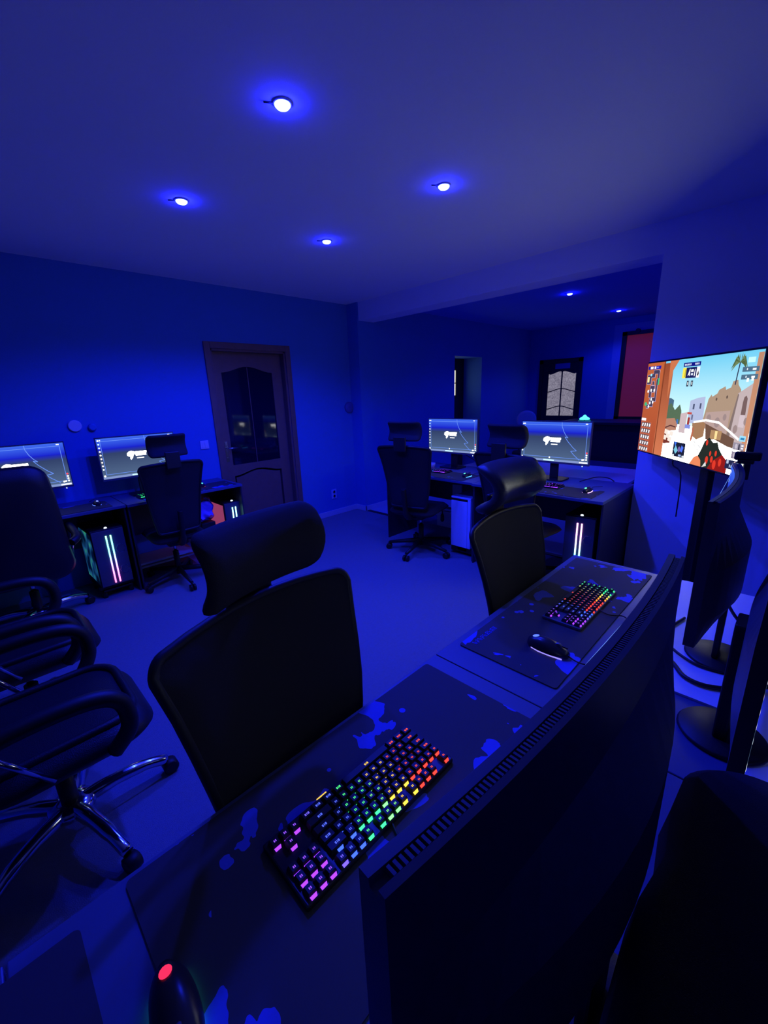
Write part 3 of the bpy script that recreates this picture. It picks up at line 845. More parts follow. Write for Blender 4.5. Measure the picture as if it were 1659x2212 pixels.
bm = B(); bx(bm, -.25, .5, -.08, .26, -1.36, -1.33, .01); bx(bm, -.28, .28, .05, .11, -.12, .12, .004); obj('stand_base', bm, M_BLK, t)
bm = B(); tube(bm, smooth_path([(-.15, .05, -.30), (-.17, .06, -.36), (-.1, .08, -.42), (-.1, .09, -.7)]), .004, 6); obj('power_cable', bm, M_CABLE, t)

# ------------------------------------------------------------------ mesh office chairs (local: sitter faces -y, back at +y)
def back_fn(cz, h, y_bot, y_top, wrap, extra=0.0):
    def fn(u, v, n):
        f = (v + h / 2) / h
        y = y_bot + (y_top - y_bot) * f + 0.03 * math.sin(f * PI) * -1 - wrap * (u / 0.25) ** 2 + n + extra
        return (u, y, cz + v)
    return fn
def headrest_bm(curl, w=0.322, th=0.034, h=0.166):
    bm = B()
    pad(bm, rrect(w, h, 0.026), th, lambda u_, v_, n: (u_, 0.310 + curl * (v_ / .0925) ** 2 - 0.03 * (u_ / 0.165) ** 2 - n, 1.21 + v_ * (1 + n * 4)), rim=0.012, puff=0.006)
    return bm
def make_mesh_chair(label, loc, rotz, group):
    t = thing('office_chair', label, 'chair', loc, rotz, group)
    h = 0.56
    ol = rrect(0.37, h, 0.03, wt=0.53, arch=0.018)
    bm = B(); pad(bm, ol, 0.012, back_fn(0.79, h, 0.27, 0.365, 0.03), rim=0.01); obj('back_mesh', bm, M_FAB, t)
    # frame hoop
    fn = back_fn(0.79, h, 0.27, 0.365, 0.03)
    bm = B(); pts = [fn(u_ * 0.985, v_ * 0.99, 0.004) for u_, v_ in ol]; pts.append(pts[0]); tube(bm, pts, 0.011, 8, caps=False); obj('back_frame', bm, M_BLK, t)
    bm = B()
    tube(bm, smooth_path([(0, .10, .40), (0, .25, .41), (0, .31, .48), (0, .335, .62), (0, .345, .70)]), [.03] * 12 + [.024] * 13, 10)
    obj('back_spine', bm, M_BLK, t)
    bm = B(); bx(bm, -.06, .06, .385, .405, 1.04, 1.17, .008); obj('headrest_post', bm, M_BLK, t)
    bm = headrest_bm(0.06)
    obj('headrest', bm, M_FAB, t)
    bm = B()
    pad(bm, rrect(0.48, 0.46, 0.09), 0.06, lambda u_, v_, n: (u_, 0.03 + v_, 0.455 + n - 0.012 * (v_ / .23) ** 2), rim=0.03, puff=0.015)
    obj('seat', bm, M_FAB, t)
    bm = B(); bx(bm, -.09, .09, -.06, .16, .36, .42, .01); obj('mechanism', bm, M_BLK, t)
    bm = B(); tube(bm, [(0, 0, .26), (0, 0, .38)], .014, 12); obj('gas_piston', bm, M_CHR, t, 'chrome gas piston')
    bm = B(); tube(bm, [(0, 0, .06), (0, 0, .27)], .026, 14); obj('column_cover', bm, M_BLK, t)
    for k in range(5):
        a = k * 2 * PI / 5 + 0.32
        bm = B(); c, s = math.cos(a), math.sin(a)
        tube(bm, [(0.02 * c, .02 * s, .105), (.18 * c, .18 * s, .088), (.325 * c, .325 * s, .07)], [.026, .02, .015], 8)
        lg = obj('leg', bm, M_BLK, t)
        bm = B(); px, py = .33 * c, .33 * s
        for w_ in (-.016, .016):
            q = Vector((-s, c, 0)) * w_
            lathe_c = (px + q.x, py + q.y, .028)
            # wheel with axle along the tangent
            n = 14; R = []
            for hh, rr in ((-.011, .02), (-.009, .028), (.009, .028), (.011, .02)):
                R.append([bm.verts.new((lathe_c[0] + (-s) * hh + c * rr * math.cos(2 * PI * j / n), lathe_c[1] + c * hh + s * rr * math.cos(2 * PI * j / n), .028 + rr * math.sin(2 * PI * j / n))) for j in range(n)])
            for i in range(3):
                for j in range(n): bm.faces.new((R[i][j], R[i][(j + 1) % n], R[i + 1][(j + 1) % n], R[i + 1][j])).smooth = True
            bm.faces.new(R[0][::-1]); bm.faces.new(R[-1])
        tube(bm, [(px, py, .03), (px, py, .075)], .008, 6)
        obj('caster', bm, M_BLK, lg)
    return t
GC = 'black mesh office chairs with headrests'
c1 = make_mesh_chair('black mesh office chair nearest the camera, facing it over the big keyboard', (0.455, 0.478, 0), 0.137, GC)
c2 = dup(c1, (1.515, 0.485, 0), -0.02, 'black mesh office chair behind the smaller keyboard, its leather headrest shining', GC, dz=-0.05)
for ch in c2.children:
    if ch.name.startswith('headrest') and 'post' not in ch.name:
        ch.data = ch.data.copy(); hb = headrest_bm(0.095, 0.35, 0.05, 0.185); bmesh.ops.recalc_face_normals(hb, faces=hb.faces); hb.to_mesh(ch.data); hb.free(); ch.data.materials[0] = mat('shiny_leather', (0.035, 0.035, 0.042), 0.36, bump=(350, 0.3)); ch['label'] = 'shiny curved leather headrest'
c3 = dup(c1, (1.115, 3.76, 0), PI - 0.05, 'black office chair at the wall desk beside the light switch, seen from behind', GC)
c3.scale = (.88, 1, 1)
dup(c1, (3.04, 2.57, 0), PI / 2 + 0.24, 'black office chair left of the white computer tower, standing by the alcove', GC)
dup(c1, (3.06, 1.49, 0), PI / 2 - 0.1, 'black office chair partly hidden behind the shining leather headrest', GC)

for ch in c1.children:
    if ch.name == 'headrest':
        ch.rotation_euler = (0, 0.0, 0.08); ch.location = (0.02, 0.0, -0.002)
# ------------------------------------------------------------------ leather chairs with chrome base (local: front +x, back at -x)
def make_exec(label, loc, rotz, group, base_rot=0.0):
    t = thing('leather_chair', label, 'chair', loc, rotz, group)
    bm = B(); pad(bm, rrect(0.54, 0.54, 0.14), 0.10, lambda u_, v_, n: (u_ * 1.0 + .02, v_, 0.445 + n - 0.25 * max(0, u_ - .12) ** 2 * 3), rim=0.045, puff=0.0); obj('seat', bm, M_LEA, t)
    bm = B()
    o1 = rrect(0.44, 0.42, 0.10)
    ring = [(p_[0] * 1.0, p_[1] * 1.0) for p_ in o1]
    pts = [(u_ + .02, v_, 0.498 - 0.25 * max(0, u_ - .12) ** 2 * 3) for u_, v_ in ring]; pts.append(pts[0]); tube(bm, pts, 0.016, 8, caps=False)
    obj('seat_piping', bm, M_LEA, t)
    bm = B(); pad(bm, rrect(0.50, 0.80, 0.11, wt=0.42), 0.09, lambda u_, v_, n: (-0.26 - (v_ + .40) * 0.14 - n, u_, 0.785 + v_), rim=0.04, puff=0.02); obj('backrest', bm, M_LEA, t)
    for s in (-1, 1):
        bm = B(); y = s * 0.295
        tube(bm, smooth_path([(.14, y * .92, .44), (.19, y, .52), (.18, y, .62), (.10, y, .665), (-.08, y, .67), (-.22, y, .64), (-.27, y * .85, .62)]), .026, 12)
        obj('armrest', bm, M_BLK, t)
        bm = B(); tube(bm, [(-.16, y * .94, .655), (-.02, y * .90, .44)], .009, 8); obj('armrest_strut', bm, M_CHR, t, 'chrome strut')
    bm = B(); bx(bm, -.10, .10, -.08, .08, .34, .395, .012); obj('mechanism', bm, M_BLK, t)
    bm = B(); tube(bm, [(0, 0, .25), (0, 0, .36)], .015, 12); obj('gas_piston', bm, M_CHR, t)
    bm = B(); tube(bm, [(0, 0, .07), (0, 0, .26)], .028, 14); obj('column_cover', bm, M_BLK, t)
    bm = B(); lathe(bm, [(.066, .085), (.078, .10), (.070, .122), (.032, .135)], n=28); obj('hub_cap', bm, M_CHR, t, 'round chrome hub cap')
    for k in range(5):
        a = k * 2 * PI / 5 + base_rot
        c, s = math.cos(a), math.sin(a)
        bm = B(); tube(bm, smooth_path([(0.03 * c, .03 * s, .105), (.14 * c, .14 * s, .112), (.25 * c, .25 * s, .098), (.325 * c, .325 * s, .068)], 4), [.027] * 4 + [.024] * 4 + [.021] * 4 + [.018], 12)
        lg = obj('leg', bm, M_CHR, t, 'chrome leg')
        bm = B(); px, py = .335 * c, .335 * s; n = 16
        R = []
        for hh, rr in ((-.024, .022), (-.02, .03), (.02, .03), (.024, .022)):
            R.append([bm.verts.new((px - s * hh + c * rr * math.cos(2 * PI * j / n), py + c * hh + s * rr * math.cos(2 * PI * j / n), .03 + rr * math.sin(2 * PI * j / n))) for j in range(n)])
        for i in range(3):
            for j in range(n): bm.faces.new((R[i][j], R[i][(j + 1) % n], R[i + 1][(j + 1) % n], R[i + 1][j])).smooth = True
        bm.faces.new(R[0][::-1]); bm.faces.new(R[-1])
        obj('caster', bm, M_BLK, lg)
    return t
GE = 'black leather chairs with chrome bases along the left edge'
e1 = make_exec('black leather chair with chrome star base, nearest of the left edge chairs', (-0.005, 1.70, 0), 0.0, GE, base_rot=0.0)
dup(e1, (-0.02, 2.42, 0), 0.0, 'black leather chair just beyond the nearest chrome based chair at the left edge', GE)
dup(e1, (0.13, 3.74, 0), PI / 2, 'black leather chair with its back to the camera before the left edge monitor', GE)

# ------------------------------------------------------------------ computer towers (local: front -y)
RAMP = {'rainbow': [(1, .05, .12), (1, .1, .9), (.35, .2, 1), (.1, .8, 1), (.1, 1, .7), (.3, 1, .1)],
        'cyan': [(.1, .2, 1), (.2, .8, 1), (.3, 1, 1)],
        'pink': [(.1, 1, .6), (.1, .9, 1), (1, .4, 1), (1, .25, .8)]}
def strip_mat(key, z0, z1):
    nm = 'light_strip_' + key
    if nm in MATS: return MATS[nm]
    m = bpy.data.materials.new(nm); m.use_nodes = True; nt = m.node_tree; nt.nodes.clear()
    tc = nt.nodes.new('ShaderNodeTexCoord'); sx = nt.nodes.new('ShaderNodeSeparateXYZ'); mr = nt.nodes.new('ShaderNodeMapRange')
    mr.inputs['From Min'].default_value = z0; mr.inputs['From Max'].default_value = z1
    rp = nt.nodes.new('ShaderNodeValToRGB'); cols = RAMP[key]
    for i, c in enumerate(cols):
        e = rp.color_ramp.elements[i] if i < 2 else rp.color_ramp.elements.new(1)
    for i, c in enumerate(cols):
        rp.color_ramp.elements[i].position = i / (len(cols) - 1)
    for i, c in enumerate(cols): rp.color_ramp.elements[i].color = (*c, 1)
    em = nt.nodes.new('ShaderNodeEmission'); em.inputs[1].default_value = 4.0
    ad = nt.nodes.new('ShaderNodeMix'); ad.data_type = 'RGBA'; ad.inputs['Factor'].default_value = 0.08; ad.inputs['B'].default_value = (1, 1, 1, 1)
    o = nt.nodes.new('ShaderNodeOutputMaterial')
    nt.links.new(tc.outputs['Object'], sx.inputs[0]); nt.links.new(sx.outputs[2], mr.inputs['Value']); nt.links.new(mr.outputs[0], rp.inputs[0])
    nt.links.new(rp.outputs[0], ad.inputs['A']); nt.links.new(ad.outputs['Result'], em.inputs[0]); nt.links.new(em.outputs[0], o.inputs[0])
    MATS[nm] = m
    return m
M_FRONT = mat('tower_front', (0.10, 0.10, 0.11), 0.35, coat=0.3)
def tower(label, loc, rotz, key, z0=0.10, h=0.48, w=0.23, d=0.40, side_glow=None):
    t = thing('computer_tower', label, 'computer', loc, rotz)
    bm = B(); bx(bm, -w / 2, w / 2, 0.012, d, z0, z0 + h, .004); obj('case', bm, M_BLK, t)
    bm = B(); bx(bm, -w / 2 + .004, w / 2 - .004, 0.0, 0.012, z0 + .01, z0 + h - .01, .003); obj('front_panel', bm, M_FRONT, t)
    for sx_ in (-.016, .016):
        bm = B(); bx(bm, sx_ - .005, sx_ + .005, -.004, 0.0, z0 + .025, z0 + h - .055); obj('light_strip', bm, strip_mat(key, z0, z0 + h), t, 'glowing colour changing light strip')
    for zf in (.12, .30):
        bm = B()
        for k in range(6):
            a0, a1 = k * PI / 3, (k + 1) * PI / 3
            cx, cz = .068, z0 + zf
            tube(bm, [(cx + .034 * math.cos(a0), -.001, cz + .04 * math.sin(a0)), (cx + .034 * math.cos(a1), -.001, cz + .04 * math.sin(a1))], .002, 4)
        obj('grille', bm, M_STEEL, t)
    bm = B(); lathe(bm, [(.011, 0), (.011, .006), (.007, .010)], (0, .03, z0 + h), n=16); obj('power_button', bm, emis('button_white', (.75, .85, 1), 1.5), t, 'white lit power button')
    if side_glow:
        bm = B(); bx(bm, -w / 2 - .003, -w / 2, .03, d - .02, z0 + .03, z0 + h - .03)
        obj('side_glass', bm, side_glow, t, 'glowing side panel')
    bm = B()
    for y in (.05, d - .09): bx(bm, -w / 2 - .01, w / 2 + .01, y, y + .05, z0 - .03, z0, .004)
    bx(bm, -w / 2 + .01, w / 2 - .01, .03, d - .03, z0 - .045, z0 - .03, .003)
    for sx_ in (-1, 1):
        for y in (.06, d - .06): tube(bm, [(sx_ * (w / 2 - .02), y, .0), (sx_ * (w / 2 - .02), y, z0 - .04)], .018, 10)
    obj('tower_stand', bm, M_BLK, t)
    return t
def glow_glass():
    m = bpy.data.materials.new('teal_side_window'); m.use_nodes = True; nt = m.node_tree; b = nt.nodes['Principled BSDF']
    b.inputs['Base Color'].default_value = (.01, .01, .02, 1); b.inputs['Roughness'].default_value = .1
    tc = nt.nodes.new('ShaderNodeTexCoord'); n = nt.nodes.new('ShaderNodeTexNoise'); n.inputs['Scale'].default_value = 7; n.inputs['Detail'].default_value = 1
    rp = nt.nodes.new('ShaderNodeValToRGB'); rp.color_ramp.elements[0].position = .42; rp.color_ramp.elements[0].color = (0, .005, .02, 1)
    rp.color_ramp.elements[1].position = .68; rp.color_ramp.elements[1].color = (.05, .5, .25, 1)
    e = rp.color_ramp.elements.new(.55); e.color = (.01, .08, .25, 1)
    nt.links.new(tc.outputs['Object'], n.inputs['Vector']); nt.links.new(n.outputs['Fac'], rp.inputs[0]); nt.links.new(rp.outputs[0], b.inputs['Emission Color'])
    b.inputs['Emission Strength'].default_value = .6
    return m
M_TEAL = glow_glass()
tower('black computer tower with green to red light strips under the left wall desk', (0.655, 3.80, 0), 0.03, 'rainbow', side_glow=M_TEAL)
tower('black computer tower with pale cyan light strips near the brown door', (1.725, 3.83, 0), 0, 'cyan', w=.19, side_glow=emis('pink_fill_panel', (.8, .12, .35), .35))  # pink glow on the side is an added fill for the crumpled bag
tower('black computer tower with pink and cyan light strips under the desk beside the wall', (3.19, 1.115, 0), -PI / 2, 'pink')
# white tower
t = thing('white_computer_tower', 'white computer tower under the alcove edge desk', 'computer', (3.14, 2.17, 0), -PI / 2)
bm = B(); bx(bm, -.108, .108, .012, .40, .095, .585, .006); obj('case', bm, M_WHITE, t)
M_WF = mat('white_front', (.8, .8, .95), .45)
bm = B(); bx(bm, -.108, .070, 0, .012, .095, .545, .003); bx(bm, -.108, .108, 0, .012, .568, .585, .003); bx(bm, .074, .108, 0, .012, .095, .568, .003); obj('front_panel', bm, M_WF, t)
bm = B(); bx(bm, -.100, .068, .003, .011, .547, .566); obj('intake_slot', bm, M_BLK, t, 'dark slot')
bm = B()
for y in (.03, .33):
    bx(bm, -.13, .13, y, y + .06, .03, .095, .01)
bx(bm, -.05, .05, .03, .37, .05, .08); obj('tower_stand', bm, M_BLK, t)
# box, plug, panel behind the white tower
bm = B(); bx(bm, -.09, .09, -.10, .10, 0, .17, .004); o = obj('cardboard_box', bm, M_CARD, None, loc=(3.50, 2.56, 0.15)); tag(o, 'small pale box on the floor shelf left of the white tower', 'box')
bm = B(); bx(bm, -.17, .15, -.3, .3, 0, .15); o = obj('low_shelf', bm, M_DESK, None, loc=(3.57, 2.63, 0.0)); tag(o, 'low pale shelf under the alcove edge desk', 'shelf')
bm = B(); bx(bm, -.012, .012, -.05, .05, 0, .30, .004); o = obj('white_bracket', bm, mat('pale_metal', (.5, .6, .62), .4), None, loc=(3.44, 2.42, 0.321), rotz=.3); tag(o, 'narrow pale upright bracket behind the white tower', 'bracket')
bm = B(); tube(bm, smooth_path([(3.36, 2.72, .36), (3.36, 2.62, .365), (3.36, 2.555, .34), (3.36, 2.55, .31)]), .006, 8); tube(bm, [(3.36, 2.55, .31), (3.36, 2.55, .29), (3.36, 2.55, .24), (3.36, 2.55, .225)], [.008, .018, .02, .012], 8)
o = obj('hanging_plug', bm, M_CABLE); tag(o, 'black plug hanging on its cable in front of the pale box', 'plug')

# snack bag and box by the second tower
bm = B()
pad(bm, rrect(0.17, 0.22, 0.03), 0.09, lambda u_, v_, n: (u_ + .012 * math.sin(v_ * 60), n * (1 - (abs(v_) / .125) ** 3) + .008 * math.sin(u_ * 70 + v_ * 50), v_ + .12), rim=.02, rings=(.2, .4, .6, .8), puff=.01)
mb = bpy.data.materials.new('bag_print'); mb.use_nodes = True; nt = mb.node_tree; b = nt.nodes['Principled BSDF']; b.inputs['Roughness'].default_value = .25
tc = nt.nodes.new('ShaderNodeTexCoord'); n = nt.nodes.new('ShaderNodeTexNoise'); n.inputs['Scale'].default_value = 9; rp = nt.nodes.new('ShaderNodeValToRGB'); rp.color_ramp.interpolation = 'CONSTANT'
rp.color_ramp.elements[0].color = (.35, .2, 1, 1); rp.color_ramp.elements[1].position = .52; rp.color_ramp.elements[1].color = (.9, .12, .15, 1)
e = rp.color_ramp.elements.new(.62); e.color = (.8, .7, .9, 1)
nt.links.new(tc.outputs['Object'], n.inputs['Vector']); nt.links.new(n.outputs['Fac'], rp.inputs[0]); nt.links.new(rp.outputs[0], b.inputs['Base Color'])
o = obj('snack_bag', bm, mb, None, loc=(1.46, 3.90, 0.425), rotz=.1); tag(o, 'crumpled blue and red plastic bag under the wall desk', 'bag')
bm = B(); bx(bm, -.065, .065, -.07, .07, 0, .42, .006); o = obj('storage_box', bm, M_BLK, None, loc=(1.475, 3.93, 0.0)); tag(o, 'black box under the wall desk carrying the crumpled bag', 'box')
bm = B(); bx(bm, -.03, .03, -.04, .04, 0, .15, .004); o = obj('red_carton', bm, mat('carton_red', (.55, .04, .12), .4), None, loc=(1.64, 3.775, 0.0)); tag(o, 'small red carton left of the cyan lit tower', 'carton')
bm = B(); bx(bm, -.03, .03, -.04, .04, 0, .37, .004); o2 = obj('carton_stand', bm, M_BLK, None, loc=(1.56, 3.70, -1)); bpy.data.objects.remove(o2)

M_KEY = mat('keycap_black', (.014, .014, .016), .55)
# ------------------------------------------------------------------ keyboards (local: user at -y, x right)
U = 0.01905
def key_rows():
    R = []
    r = [(0, 1)] + [(2 + i, 1) for i in range(4)] + [(6.5 + i, 1) for i in range(4)] + [(11 + i, 1) for i in range(4)]
    R.append((5.25, r + [(15.25 + i, 1) for i in range(3)]))
    R.append((4, [(i, 1) for i in range(13)] + [(13, 2)] + [(15.25 + i, 1) for i in range(3)]))
    R.append((3, [(0, 1.5)] + [(1.5 + i, 1) for i in range(12)] + [(13.5, 1.5)] + [(15.25 + i, 1) for i in range(3)]))
    R.append((2, [(0, 1.75)] + [(1.75 + i, 1) for i in range(11)] + [(12.75, 2.25)]))
    R.append((1, [(0, 2.25)] + [(2.25 + i, 1) for i in range(10)] + [(12.25, 2.75)] + [(16.25, 1)]))
    R.append((0, [(0, 1.25), (1.25, 1.25), (2.5, 1.25), (3.75, 6.25), (10, 1.25), (11.25, 1.25), (12.5, 1.25), (13.75, 1.25)] + [(15.25 + i, 1) for i in range(3)]))
    return R
def keycap(bm, x0, y0, w, z0=0.012, off=(0, 0), legend=True, glow=True, big=False, front=False):
    a, b = x0 + .0008, x0 + w * U - .0008
    c, d = y0 + .0008, y0 + U - .0008
    zt = z0 + .0095
    i = .0028
    lo_ = [(a, c, z0), (b, c, z0), (b, d, z0), (a, d, z0)]
    hi_ = [(a + i, c + i, zt), (b - i, c + i, zt), (b - i, d - i * .5, zt), (a + i, d - i * .5, zt)]
    v = [bm.verts.new((p[0] - off[0], p[1] - off[1], p[2])) for p in lo_ + hi_]
    for q in ((4, 5, 6, 7), (0, 1, 5, 4), (1, 2, 6, 5), (2, 3, 7, 6), (3, 0, 4, 7)):
        bm.faces.new([v[k] for k in q]).material_index = 0
    if legend:   # glowing glyph strokes on the top
        cx, cy = (a + b) / 2 - off[0], c + (d - c) * .62 - off[1]
        lw = .0045 if w > 1.2 else .0028
        for (q0, q1, r0, r1) in (((-lw, -lw * .35, -.0022, .0022), (-lw * .15, lw * .15, -.0022, .0022), (lw * .4, lw, -.0022, .0022)) if w > 1.2 else ((-.0022, -.0006, -.002, .002), (.0004, .0022, -.002, .002))):
            vv = [bm.verts.new((cx + p, cy + q, zt + .00025)) for p, q in ((q0, r0), (q1, r0), (q1, r1), (q0, r1))]
            bm.faces.new(vv).material_index = 1
    if glow:     # LED seen in the gap behind the key
        cx = (a + b) / 2 - off[0]; y = d - off[1]
        hw, dp, zz = (.0062, .0036, .0035) if big else (.0032, .0010, .0)
        vv = [bm.verts.new(p) for p in ((cx - hw, y + .0001, z0 + zz), (cx + hw, y + .0001, z0 + zz), (cx + hw * .8, y + dp, z0 - .0006), (cx - hw * .8, y + dp, z0 - .0006))]
        bm.faces.new(vv).material_index = 2
    if front:
        for q in (-.25, .25):
            cx = (a + b) / 2 - off[0] + q * (b - a) * (1 if w < 3 else 0); y = c - off[1]
            vv = [bm.verts.new(p) for p in ((cx - .005, y - .0002, z0 + .003), (cx + .005, y - .0002, z0 + .003), (cx + .004, y - .0035, z0 - .0006), (cx - .004, y - .0035, z0 - .0006))]
            bm.faces.new(vv).material_index = 2
def hue_mats(stops, n=14):
    out = []
    for k in range(n):
        t_ = k / (n - 1) * (len(stops) - 1)
        i = min(int(t_), len(stops) - 2); f = min(1, max(0, (t_ - i - .5) * 3 + .5))
        c = tuple(stops[i][j] * (1 - f) + stops[i + 1][j] * f for j in range(3))
        out.append(c)
    return out
def keyboard(label, loc, rotz, stops, detailed, body_mat, s_leg=1.1, s_led=2.4):
    t = thing('keyboard', label, 'keyboard', loc, rotz, 'backlit keyboards')
    Wd, Dp = 18.25 * U, 6.25 * U
    bm = B(); bx(bm, -Wd / 2 - .006, Wd / 2 + .006, -Dp / 2 - .006, Dp / 2 + .006, 0.0, 0.011, .003); obj('base', bm, body_mat, t)
    cs = hue_mats(stops)
    nm = label.split()[0] + str(round(loc[0] * 100)) + str(round(loc[1] * 100))
    cache = {}
    allbm = None
    if not detailed: allbm = B()
    for (ry, keys) in key_rows():
        for (kx, kw) in keys:
            x0, y0 = -Wd / 2 + kx * U, -Dp / 2 + ry * U
            ci = min(13, max(0, int((kx + kw / 2) / 18.25 * 14)))
            if detailed:
                big = ry in (4, 5.25) or kx > 15
                key = (kw, ci, big)
                if key not in cache:
                    b2 = B(); keycap(b2, 0, 0, kw, big=big)
                    me = bpy.data.meshes.new('key'); b2.to_mesh(me); b2.free()
                    c = cs[ci]
                    w_ = tuple(v * .9 + .05 for v in c)
                    for mm in (M_KEY, emis('legend_%s_%d' % (nm, ci), w_, s_leg), emis('led_%s_%d' % (nm, ci), c, s_led)): me.materials.append(mm)
                    cache[key] = me
                o = bpy.data.objects.new('key', cache[key]); COL.objects.link(o); o.parent = t; o.location = (x0, y0, 0)
            else:
                n0 = len(allbm.faces)
                keycap(allbm, x0, y0, kw, big=True, front=(ry == 0))
                allbm.faces.ensure_lookup_table()
                for f in allbm.faces[n0:]:
                    if f.material_index == 1: f.material_index = 1 + ci // 3
                    elif f.material_index == 2: f.material_index = 1 + ci // 3
    if not detailed:
        me = bpy.data.meshes.new('keys'); allbm.to_mesh(me); allbm.free()
        me.materials.append(M_BLKG)
        for k in range(5): me.materials.append(emis('kb_%s_%d' % (nm, k), cs[min(13, k * 3 + 1)], s_led * 1.2))
        o = bpy.data.objects.new('keys', me); COL.objects.link(o); o.parent = t; o['kind'] = 'stuff'
    kl = 1.0 if detailed else .25
    bm = B(); tube(bm, smooth_path([(0.0, Dp / 2 + .004, .006), (0.01, Dp / 2 + .04 * kl, .004), (-.01, Dp / 2 + .08 * kl, .004), (0.02, Dp / 2 + .11 * kl, .004)]), .0022, 6); obj('cable', bm, M_CABLE, t)
    return t
M_KB1 = mat('keyboard_black', (.012, .012, .014), .4)
M_KB2 = mat('keyboard_grey', (.12, .12, .15), .35, metal=.3)
# colours listed from the sitter's left to right
RED, ORG, YEL, GRN, CYA, BLU, PUR = (1, .04, .03), (1, .22, .03), (1, .6, .05), (.04, 1, .25), (.03, .5, 1), (.04, .10, 1), (.26, .035, 1)
k1 = keyboard('big rainbow backlit keyboard nearest the camera, red at one end and purple at the other', (0.411, 0.495, 0.754), PI, [RED, RED, RED, YEL, YEL, GRN, GRN, BLU, BLU, PUR, PUR], True, M_KB1)
k1.scale = (1.06, 1.06, 1.06)
bm = B(); bx(bm, .045, .067, -0.0665, -0.0635, .007, .0105); obj('indicator_bar', bm, emis('yellow_bar', (1, .6, .1), 1.2), k1, 'small yellow light bar')
keyboard('smaller rainbow backlit keyboard beside the black mouse on the lettered mat', (1.476, 0.485, 0.754), PI, [GRN, GRN, YEL, ORG, RED, RED, RED, BLU, BLU, PUR, PUR], True, M_KB2, 1.3, 2.2)
keyboard('purple lit keyboard on the desk over the white tower', (3.33, 2.63, 0.754), -PI / 2, [PUR, PUR, BLU, PUR, PUR], False, M_KB1, s_led=2)
keyboard('blue and purple lit keyboard on the desk beside the wall', (3.30, 1.50, 0.754), -PI / 2, [BLU, BLU, BLU, PUR, PUR], False, M_KB1, s_led=2)
keyboard('green lit keyboard on the wall desk beside the brown door', (1.13, 3.93, 0.754), 0, [GRN, GRN, BLU, PUR, RED], False, M_KB1, s_led=2)

# ------------------------------------------------------------------ mice (local: palm end -y, nose +y)
def mouse(label, loc, rotz, logo, strip, cable=True, ls=2.0, sk=6.0):
    t = thing('computer_mouse', label, 'mouse', loc, rotz, 'lit computer mice')
    bm = B()
    n, m_ = 20, 14
    R = []
    for i in range(m_ + 1):
        f = i / m_
        y = -.062 + .124 * f
        hw = .033 * (math.sin(PI * min(1, max(0.0, f * .94 + .03))) ** .45) * (1 - .10 * math.sin(f * PI))
        hh = .039 * (math.sin(PI * (f * .80 + .12)) ** .8) * (1 - .35 * f)
        ring = []
        for k in range(n):
            a = 2 * PI * k / n
            z = math.sin(a)
            ring.append(bm.verts.new((hw * math.cos(a), y, .008 + (hh * z if z > 0 else .006 * z))))
        R.append(ring)
    for i in range(m_):
        for k in range(n): bm.faces.new((R[i][k], R[i][(k + 1) % n], R[i + 1][(k + 1) % n], R[i + 1][k])).smooth = True
    bm.faces.new(R[0][::-1]); bm.faces.new(R[-1])
    obj('shell', bm, mat('mouse_black', (.02, .02, .025), .3), t)
    bm = B(); bx(bm, -.0008, .0008, .005, .058, .03, .0335); obj('button_seam', bm, M_BLK, t)
    bm = B(); lathe(bm, [(.009, -.004), (.011, -.002), (.011, .002), (.009, .004)], (0, .030, .029), axis='X', n=16); obj('wheel', bm, M_STEEL, t)
    bm = B()
    vs_ = []
    for k in range(14):
        a = 2 * PI * k / 14
        x, y = .0085 * math.cos(a), -.040 + .010 * math.sin(a)
        f = (y + .062) / .124; hh = .039 * (math.sin(PI * (f * .80 + .12)) ** .8) * (1 - .35 * f)
        vs_.append(bm.verts.new((x, y, .0092 + hh * math.sqrt(max(0, 1 - (x / .031) ** 2)))))
    bm.faces.new(vs_)
    obj('logo', bm, emis('logo_%d_%d' % (loc[0] * 100, loc[1] * 100), logo, ls), t, 'glowing palm emblem')
    for s in (-1, 1):
        bm = B(); tube(bm, [(s * .020, -.045, .004), (s * .0255, -.02, .003), (s * .0255, .015, .003), (s * .022, .05, .003)], .002, 6)
        obj('glow_strip', bm, emis('mstrip_%d_%d' % (loc[0] * 100, loc[1] * 100), strip, sk), t, 'glowing edge strip')
    if cable:
        bm = B(); tube(bm, smooth_path([(0, .06, .008), (.005, .10, .004), (-.02, .17, .004), (.03, .24, .004)]), .002, 6); obj('cable', bm, M_CABLE, t)
    return t
mouse('black mouse with a glowing red palm logo at the bottom left', (0.034, 0.452, 0.754), PI - 0.1, (1, .03, .12), (.03, .5, .35), ls=1.1, sk=2.5)
mouse('black mouse with purple and blue underglow between the near keyboards', (1.128, 0.452, 0.754), PI + .02, (.08, .15, 1), (.25, .2, 1), sk=1.6)
mouse('black mouse with green palm light near the white tower', (3.27, 2.195, 0.754), -PI / 2, (.1, 1, .6), (.05, .25, 1))
mouse('black mouse with green palm light and pink strip beside the wall', (3.28, 1.115, 0.754), -PI / 2, (.1, 1, .5), (.6, .3, 1))
mouse('black mouse with a small blue light under the left edge monitor', (0.655, 3.95, 0.754), 0, (.15, .2, 1), (.04, .08, .5))
mouse('black mouse with cyan and red lights by the brown door', (1.49, 3.95, 0.754), 0, (.1, .9, .9), (.8, .05, .1))

